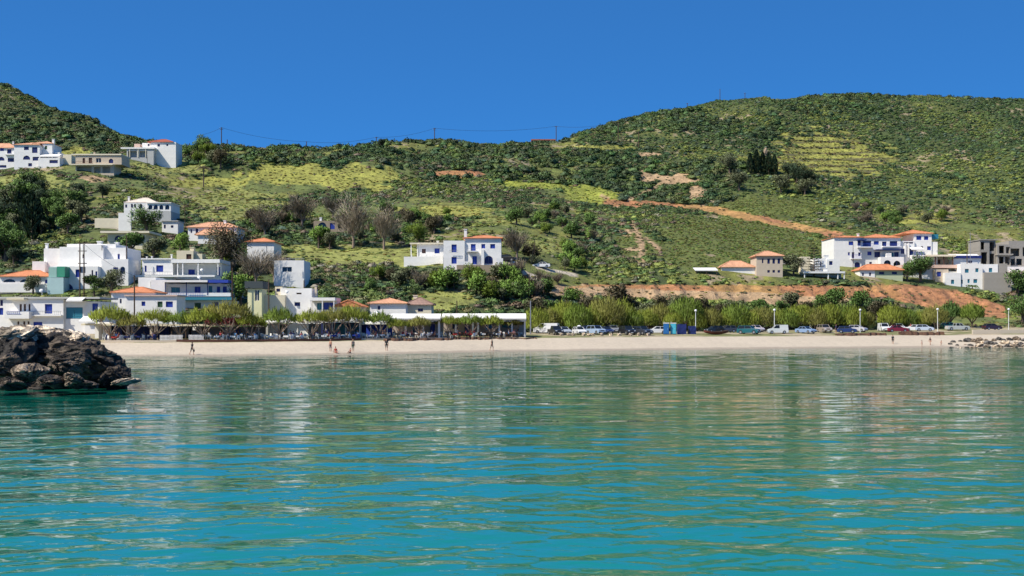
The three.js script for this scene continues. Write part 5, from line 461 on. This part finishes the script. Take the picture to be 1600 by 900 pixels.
car('panel_van', 'white panel van, largest vehicle in the car park beside the marquee', 'van', whiteC, 854, 521, 165, 'van'); car('pickup_truck', 'black pickup facing the sea in front of the white van', 'pickup', black, 868, 523, -75, 'truck'); car('parked_car', 'silver hatchback nose to the sea right of the black pickup', 'hatch', silver, 881, 522.5, -70); car('parked_car', 'white car with a roof box', 'hatch', whiteC, 905, 522.5, -75); { const p = onGround(905, 522.5), o = put('roof_box', (() => { const g = new THREE.SphereGeometry(0.5, 14, 8); g.scale(0.8, 0.36, 1.5); return [g]; })(), M.lampWhite); o.position.copy(p).add(V(0, 1.62, 0)); tag(o, 'white rounded roof box on the white parked car', 'roof box'); }
car('parked_car', 'dark blue car half behind the pale blue estate', 'hatch', navyC, 917, 520.5, -80); car('parked_car', 'pale silver blue estate car facing the sea', 'suv', [0.33, 0.42, 0.55], 931, 522.5, -60); car('parked_car', 'navy hatchback right of the pale blue estate', 'hatch', navyC, 947, 522, -70); car('parked_car', 'grey hatchback set back behind the bushes', 'hatch', [0.22, 0.23, 0.25], 958, 519.5, -75); car('parked_car', 'black off road car with dark bonnet', 'suv', black, 980, 523, -72, 'car'); car('parked_car', 'dark slate off road car next to the white hatchback', 'suv', [0.035, 0.04, 0.05], 1003, 523.5, -62); car('parked_car', 'white hatchback side on, touching the blue toilet cabin', 'hatch', whiteC, 1027, 521.5, 180);
car('parked_car', 'black car behind the red wooden boat', 'hatch', black, 1116, 520, -160); car('parked_car', 'dark grey car at the stern of the red boat', 'hatch', [0.05, 0.05, 0.06], 1136, 519.5, -165); car('parked_car', 'teal green car with open shade right of the boat', 'suv', [0.015, 0.11, 0.13], 1170, 522, -35); car('parked_car', 'silver pink hatchback tucked behind the white pickup', 'hatch', [0.5, 0.45, 0.5], 1182, 518.5, -70); car('white_van', 'white delivery van with long bonnet between two lamp posts', 'smallvan', [0.6, 0.63, 0.62], 1215, 521.5, 175, 'van'); car('parked_car', 'steel blue saloon facing the sea, alone', 'sedan', [0.22, 0.32, 0.5], 1259, 521, -60); car('parked_car', 'beige brown jeep seen from the front', 'suv', [0.33, 0.27, 0.22], 1288, 519.5, -85); car('parked_car', 'navy hatchback beside the man in navy', 'hatch', [0.015, 0.03, 0.12], 1324, 520.5, -25); car('parked_car', 'silver lilac hatchback behind the navy one', 'hatch', [0.5, 0.48, 0.52], 1340, 518.5, -40); car('parked_car', 'white square van front on, before the red saloon', 'smallvan', whiteC, 1381, 518, -95, 'van'); car('parked_car', 'dark red saloon parked side on', 'sedan', [0.22, 0.012, 0.02], 1402, 519, 0); car('parked_car', 'white car behind the red saloon', 'hatch', whiteC, 1404, 515.5, -90); car('parked_car', 'white small car between the red saloon and silver hatchback', 'hatch', whiteC, 1427, 517.5, 170); car('parked_car', 'light silver blue hatchback at the end of the earth bank', 'hatch', [0.42, 0.48, 0.58], 1445, 517.5, -25); car('parked_car', 'green roofed car behind the silver pickup', 'hatch', [0.02, 0.2, 0.17], 1484, 513.5, 10); car('pickup_truck', 'silver pickup truck side on by the lamp post', 'pickup', [0.45, 0.47, 0.44], 1496, 516.5, 0, 'truck'); car('parked_car', 'dark maroon car parked side on above the rock pile', 'hatch', [0.03, 0.01, 0.02], 1550, 515.5, 5);
car('parked_car', 'black off road car parked beside the blue shuttered villa', 'suv', black, 793, 408.5, -20); car('white_van', 'small white van on the dirt road below the villa', 'smallvan', [0.6, 0.6, 0.66], 802, 421, 110, 'van'); car('parked_car', 'white car alone on the grassy track', 'sedan', whiteC, 846, 418.5, 175);
// toilets, crates, boat, stones
for (const [a, m, l] of [[1041, mat(0.02, 0.13, 0.36, { roughness: 0.45 }), 'royal blue portable toilet cabin beside the white hatchback'], [1052, mat(0.07, 0.42, 0.55, { roughness: 0.45 }), 'turquoise portable toilet cabin next to the royal blue one']]) { const t = thing('portable_toilet', l, 'toilet', onGround(a, 522.5), -0.15, 'portable toilets'); put('cabin', [box(-0.55, 0.55, 0.08, 2.15, -0.55, 0.55)], m, t); put('roof', [box(-0.6, 0.6, 2.152, 2.3, -0.6, 0.6)], M.lampWhite, t); const dr = put('door', [box(-0.38, 0.38, 0.15, 2.0, 0.552, 0.59)], m, t); put('handle', [box(0.26, 0.31, 1.0, 1.15, 0.592, 0.63)], M.lampWhite, dr); put('base', [box(-0.6, 0.6, -0.15, 0.078, -0.6, 0.6)], M.dark, t); put('vent_pipe', [bar(V(-0.42, 2.3, -0.4), V(-0.42, 2.6, -0.4), 0.05)], M.metal, t); }
for (const [a, w, l] of [[1065, 1.8, 'tall load under navy tarpaulin right of the toilets'], [1081, 1.5, 'lower load under navy tarpaulin at the lamp post']]) { const g = new THREE.BoxGeometry(w, 2, 1.4, 8, 8, 6), q = g.attributes.position; for (let i = 0; i < q.count; i++) { const n = (fbm(q.getX(i) * 3 + a, q.getY(i) * 3 + q.getZ(i) * 2, 2) - 0.5) * 0.22; q.setXYZ(i, q.getX(i) * (1 + n - 0.06 * (q.getY(i) + 1)), q.getY(i) * (q.getY(i) > 0.9 ? 1 + n : 1), q.getZ(i) * (1 + n)); } g.computeVertexNormals(); const o = put('covered_load', g, M.navy); o.position.copy(onGround(a, 522)).add(V(0, w > 1.6 ? 0.98 : 0.8, 0)); o.scale.y = w > 1.6 ? 1 : 0.8; tag(o, l, 'tarpaulin'); }
{ const t = thing('rowing_boat', 'long dark red wooden boat drawn up on the grass', 'boat', onGround(1119, 523).add(V(0, 0.05, 0)), 0.06), hull = mat(0.13, 0.03, 0.025, { roughness: 0.5 }), v = [], S = 16, R = 8, pt = (i, j) => { const u = i / S * 2 - 1, w = 0.85 * Math.pow(1 - Math.pow(Math.abs(u), 2.6), 0.7), a = (j / R * 2 - 1) * 1.5, sheer = 0.72 + 0.28 * u * u; return [u * 2.5 + (j === 0 || j === R ? 0 : 0), sheer - sheer * Math.pow(Math.cos(a), 0.6) * (1 - 0.45 * u * u), w * Math.sin(a) / Math.sin(1.5)]; }; for (let i = 0; i < S; i++) for (let j = 0; j < R; j++) { const a = pt(i, j), b = pt(i + 1, j), c = pt(i + 1, j + 1), d = pt(i, j + 1); v.push(...a, ...b, ...c, ...a, ...c, ...d); } const g = new THREE.BufferGeometry(); g.setAttribute('position', new THREE.Float32BufferAttribute(v, 3)); g.computeVertexNormals(); put('hull', metreUV(g), hull, t); for (const j of [0, R]) { const gw = []; for (let i = 0; i < S; i++) gw.push(bar(V(...pt(i, j)), V(...pt(i + 1, j)), 0.04)); put('gunwale', gw, M.wood, t); } for (const x of [-1.1, 0, 1.1]) put('thwart', [box(x - 0.13, x + 0.13, 0.5, 0.54, -0.68, 0.68)], M.wood, t); }
const rockGeo = []; for (let k = 0; k < 7; k++) { const g = mergeVertices(new THREE.IcosahedronGeometry(1, 26).deleteAttribute('uv').deleteAttribute('normal')), p = g.attributes.position, cl = new Float32Array(p.count * 3), ox = k * 13.7, axes = []; for (let i = 0; i < 9; i++) axes.push([sph(), rr(0.62, 0.95)]);
  for (let i = 0; i < p.count; i++) { const v = V(p.getX(i), p.getY(i), p.getZ(i)); let r = 1; const fr = (f, s) => 1 - Math.abs(2 * fbm(v.x * f + ox + s, v.y * f * 1.3 + v.z * f * 0.9 + s, 4) - 1); for (const [n, o] of axes) { const c = v.dot(n); if (c > o * 0.8) r = Math.min(r, o / c); } const cr = fr(2.2, 1), cr2 = fr(5.5, 9); r *= 1.08 + 0.4 * (fbm(v.x * 2 + ox, v.y * 2 + v.z * 2.3, 4) - 0.5) - 0.20 * Math.pow(cr, 8) - 0.09 * Math.pow(cr2, 6) + 0.12 * (fbm(v.x * 9 + ox, v.y * 9 - v.z * 8, 3) - 0.5); p.setXYZ(i, v.x * r, v.y * r, v.z * r); const n = fbm(v.x * 3 + ox + 4, v.y * 3 + v.z * 2.6, 4), m = lerp(0.35, 2.0, sstep(0.36, 0.68, n)); cl.set([m, m * 0.96, m * 0.9], i * 3); } g.computeVertexNormals(); metreUV(g); g.setAttribute('color', new THREE.BufferAttribute(cl, 3)); rockGeo.push(g); }
const rockM = (r, g, b) => new THREE.MeshStandardMaterial({ color: col(r, g, b), vertexColors: true, roughness: 0.8, bumpMap: rep(TX.rockBump, 1.5), bumpScale: 0.18 });
const RK = { black: rockM(0.048, 0.037, 0.028), dark: rockM(0.09, 0.07, 0.052), brown: rockM(0.24, 0.19, 0.14), tan: rockM(0.62, 0.52, 0.40), pale: rockM(0.42, 0.38, 0.34), grey: rockM(0.11, 0.105, 0.10) };  // black and dark: wet stone, plus shade of the front faces painted into the colour
{ const near = [[70, 552, 150, 66, 68, 'black', 'broad boulder, black with painted shade, forming the core of the headland'], [8, 566, 100, 86, 66, 'black', 'boulder, black with painted shade, cut off by the photo edge'], [122, 566, 110, 66, 67, 'black', 'dark boulder in the middle of the headland'], [160, 574, 72, 52, 67, 'black', 'dark boulder toward the tip of the headland'], [182, 590, 44, 32, 66, 'black', 'small dark boulder near the tip'], [47, 579, 44, 26, 61, 'brown', 'brown ribbed boulder standing proud of the black rocks'], [12, 572, 46, 36, 61, 'dark', 'rounded brownish boulder at the photo edge'], [84, 596, 34, 18, 60, 'dark', 'dark wet stone at the waterline'], [114, 596, 32, 24, 60.5, 'brown', 'upright tan stone at the waterline'], [136, 601, 40, 12, 61, 'dark', 'flat wet rock at the waterline'], [16, 599, 40, 20, 60, 'dark', 'low wet rock near the photo edge'], [198, 596, 22, 9, 64, 'tan', 'small pale stone at the very tip'], [110, 562, 46, 34, 63.5, 'dark', 'angular dark rock with pale upper edge'], [62, 532, 88, 34, 70, 'brown', 'large brown boulder on top of the black core'], [95, 532, 64, 30, 71, 'brown', 'rough brown boulder beside the largest top boulder'], [24, 517, 84, 34, 67, 'tan', 'flat tan rock on top near the photo edge'], [68, 511, 74, 22, 69, 'tan', 'sunlit tan slab on the crest'], [114, 519, 60, 24, 68.5, 'tan', 'sunlit tan rock at the end of the crest'], [138, 536, 36, 24, 70, 'dark', 'dark knob beside the round brownish stone'], [164, 549, 24, 20, 67, 'brown', 'round brownish stone on the headland slope'], [150, 553, 34, 30, 69.5, 'black', 'rock, black with painted shade, beneath the round brownish stone'], [0, 540, 40, 40, 69, 'dark', 'dark upper boulder at the photo edge'], [96, 508, 38, 12, 71, 'pale', 'pale rock at the highest point of the crest'], [148, 590, 60, 36, 68, 'black', 'low black rock behind the waterline stones'], [60, 600, 90, 30, 66, 'black', 'long black rock along the waterline'], [176, 566, 34, 28, 68, 'dark', 'weathered dark rock above the tip']];
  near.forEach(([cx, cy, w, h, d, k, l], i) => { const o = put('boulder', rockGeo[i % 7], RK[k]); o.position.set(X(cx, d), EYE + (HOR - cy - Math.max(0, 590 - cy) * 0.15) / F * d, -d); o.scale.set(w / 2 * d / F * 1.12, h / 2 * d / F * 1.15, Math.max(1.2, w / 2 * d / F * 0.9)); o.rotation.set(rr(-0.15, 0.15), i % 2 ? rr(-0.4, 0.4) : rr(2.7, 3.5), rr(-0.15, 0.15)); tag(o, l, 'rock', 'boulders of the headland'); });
  for (let k = 0; k < 38; k++) { const px = 1484 + k * 3.3 + rr(-3, 3), row = k % 3, py = lerp(543, 532, row / 2.2) - (px > 1525 ? 1 : -1) + rr(-1, 1), p = onGround(px, py), s = px < 1512 ? rr(0.25, 0.45) : rr(0.45, 0.85), o = put('breakwater_rock', rockGeo[k % 7], pick([RK.grey, RK.grey, RK.brown, RK.tan])); o.position.copy(p).add(V(0, s * 0.08, 0)); o.scale.set(s * rr(1, 1.5), s * rr(0.6, 0.9), s); o.rotation.y = rr(0, 6.28); tag(o, 'grey rock in the breakwater pile beside the beach', 'rock', 'breakwater rocks'); }
  for (const px of [877, 889, 896, 912, 920, 926, 940, 955, 968, 985, 998, 1012]) { const o = put('parking_stone', rockGeo[Math.floor(px) % 7], RK.tan); o.position.copy(onGround(px, 524.5)).add(V(0, 0.15, 0)); o.scale.set(rr(0.3, 0.45), rr(0.32, 0.45), 0.3); o.rotation.y = px; tag(o, 'knee high tan stone marking the edge of the car park', 'stone', 'stones along the car park edge'); }
  const q = thing('quay_wall', 'pale concrete quay wall above the breakwater rocks', 'wall', atDepth(1562, 214), 0); put('wall', [box(-5.6, 12, -1.5, 0.85, -0.5, 0.1)], plas(0.55, 0.48, 0.38), q); }
// poles, lamps, wires
const tops = {};
function pole(px, top, base, label, { arms = 1, m = M.wood, r = 0.13, d } = {}) { const p = d ? atDepth(px, d) : onGround(px, base), dd = -p.z, h = Math.max(3, EYE + (HOR - top) / F * dd - p.y), t = thing('utility_pole', label, 'pole', p, 0.2, 'utility poles'); put('post', [bar(V(0, -0.6, 0), V(0, h, 0), r * (dd > 400 ? 1.9 : 1.1), r * (dd > 400 ? 1.5 : 0.8), 8)], m, t); for (let k = 0; k < arms; k++) { const ar = put('crossarm', [box(-0.9, 0.9, h - 0.4 - k * 0.7, h - 0.26 - k * 0.7, -0.07 - r, 0.07 - r)], m, t); for (const x of [-0.8, 0, 0.8]) put('insulator', [bar(V(x, h - 0.26 - k * 0.7, -r), V(x, h - 0.08 - k * 0.7, -r), 0.06)], M.lampWhite, ar); } tops[px] = p.clone().add(V(0, h - 0.1, 0)); return t; }
{ const D = (px) => controls(px)[7][0] * 0.97; pole(296, 226, 236, 'short pole just right of the ridge house', { d: D(296), arms: 0 }); pole(312, 211, 234, 'pole with transformer on the ridge left of the tall one', { d: D(312), arms: 2 }); pole(346, 199, 236, 'tallest pole on the left ridge with two crossarms', { d: D(346), arms: 2 }); pole(355, 218, 238, 'short bare pole beside the tallest ridge pole', { d: D(355), arms: 0 }); pole(479, 221, 238, 'thin lone pole on the lowest part of the skyline', { d: D(479), arms: 0 }); pole(588, 214, 232, 'thin pole next to the round skyline bush', { d: D(588), arms: 1 }); pole(679, 200, 226, 'pole with double crossarm on the central skyline', { d: D(679), arms: 2 }); pole(715, 220, 229, 'tiny stump pole on the central skyline', { d: D(715), arms: 0 }); pole(869, 197, 225, 'pole beside the tiny hut on the skyline', { d: D(869), arms: 1 }); pole(966, 190, 222, 'pole standing low on the flank of the high hill', { arms: 0 }); pole(998, 205, 232, 'thin pole above the tan track', { arms: 0 }); pole(1074, 161, 172, 'pole with crossarm on the high hill shoulder', { d: D(1074) }); pole(1125, 139, 165, 'tall bare mast on the high hill skyline', { d: D(1125), arms: 0 }); pole(1164, 145, 162, 'pole with crossarm near the top of the high hill', { d: D(1164) });
  pole(198, 369, 445, 'tall dark pole beside the stepped white house', { arms: 0 }); pole(210, 430, 492, 'dark pole before the low tiled cottage', { arms: 0, d: 184 }); pole(363, 418, 488, 'thin dark pole right of the blue balcony house', { arms: 0, d: 190 }); pole(420, 436, 490, 'dark pole in front of the yellow shed', { arms: 0, d: 189 }); pole(475, 438, 480, 'thin pole beside the cream flat house', { arms: 0, d: 200 }); pole(827, 428, 472, 'lone pole on the green slope above the white van', { arms: 0 }); pole(714, 470, 500, 'short dark pole behind the marquee', { arms: 0, d: 214 }); pole(829, 470, 522, 'pale pole at the end of the marquee', { arms: 0, m: M.metal }); pole(1333, 378, 424, 'dark pole in front of the hotel', { arms: 0, r: 0.09 }); pole(1459, 371, 418, 'dark pole before the hotel terrace', { arms: 0, r: 0.1 }); pole(1511, 372, 412, 'thick dark pole by the striped shelter', { arms: 0, d: 300 }); pole(1516, 363, 412, 'pale metal mast by the striped shelter', { arms: 0, d: 302, m: M.metal, r: 0.08 }); pole(230, 245, 300, 'thin pole on the grass below the ridge house', { arms: 0, r: 0.09 }); pole(289, 318, 366, 'pole with crossarm left of the two roofed tiled house', { arms: 1, r: 0.09 }); pole(835, 375, 412, 'thin brown pole right of the villa road', { arms: 0, r: 0.1 });
  const p = onGround(128, 466), t = thing('transformer_frame', 'tall twin post frame with crossbeams and transformer before the stepped house', 'pole', p, 0), h = 88 / F * -p.z; for (const x of [-0.42, 0.42]) put('post', [bar(V(x, -0.6, 0), V(x, h, 0), 0.15, 0.12, 8)], M.wood, t); for (const k of [0.98, 0.84, 0.62]) put('crossarm', [box(-0.9, 0.9, h * k - 0.1, h * k + 0.05, -0.28, -0.155)], M.wood, t); put('transformer', [box(-0.35, 0.35, h * 0.45, h * 0.56, -0.95, -0.16)], M.metal, t); tops[128] = p.clone().add(V(0, h, 0));
  const wire = (a, b, sag, l) => { const P = tops[a], Q = tops[b], m = P.clone().lerp(Q, 0.5).add(V(0, -sag, 0)), c = new THREE.QuadraticBezierCurve3(P, m, Q); tag(put('power_line', new THREE.TubeGeometry(c, 24, P.z < -400 ? 0.055 : 0.03, 4), M.dark), l, 'cable'); };
  wire(346, 479, 3, 'thin power line from the tallest ridge pole to the lone pole'); wire(479, 588, 3, 'power line between the lone skyline pole and the round bush pole'); wire(588, 679, 3, 'power line between round bush pole and double crossarm pole'); wire(679, 869, 4, 'long power line from double crossarm pole to the hut pole'); wire(869, 966, 3, 'power line from the hut pole to the high hill flank'); wire(312, 346, 1, 'short power line beside the tallest ridge pole'); wire(128, 198, 1.5, 'cable from the twin post frame to the tall dark pole'); wire(128, 210, 1.5, 'cable from the twin post frame down to the cottage pole'); wire(827, 835, 1, 'cable climbing from the slope pole to the villa road pole');
  for (const [px, top, base, l] of [[1087, 484, 522, 'white globe lamp post beside the tarpaulin loads'], [1210, 483, 521, 'white globe lamp post behind the delivery van'], [1344, 483, 519.5, 'white globe lamp post beside the lilac hatchback'], [1465, 482, 519, 'white globe lamp post left of the silver pickup'], [1576, 482, 516, 'white globe lamp post right of the maroon car']]) { const p = onGround(px, base), h = (base - top) / F * -p.z, t = thing('street_lamp', l, 'lamp', p, 0, 'promenade lamps'); put('post', [bar(V(0, -0.3, 0), V(0, h - 0.35, 0), 0.085, 0.06, 8)], M.lampWhite, t); const g = new THREE.SphereGeometry(0.26, 14, 10); g.translate(0, h - 0.18, 0); put('globe', [g], mat(0.82, 0.82, 0.8, { roughness: 0.3 }), t); put('collar', [bar(V(0, h - 0.45, 0), V(0, h - 0.36, 0), 0.12, 0.14, 8)], M.metal, t); } }
{ const p = onGround(1196, 243), o = put('stone_pillar', rockGeo[2], RK.brown); o.position.copy(p).add(V(0, 1.2, 0)); o.scale.set(1.1, 3.2, 1.1); tag(o, 'narrow brown rock pillar at the edge of the terraced field', 'rock'); }
console.log('all done');
renderer.render(scene, camera);
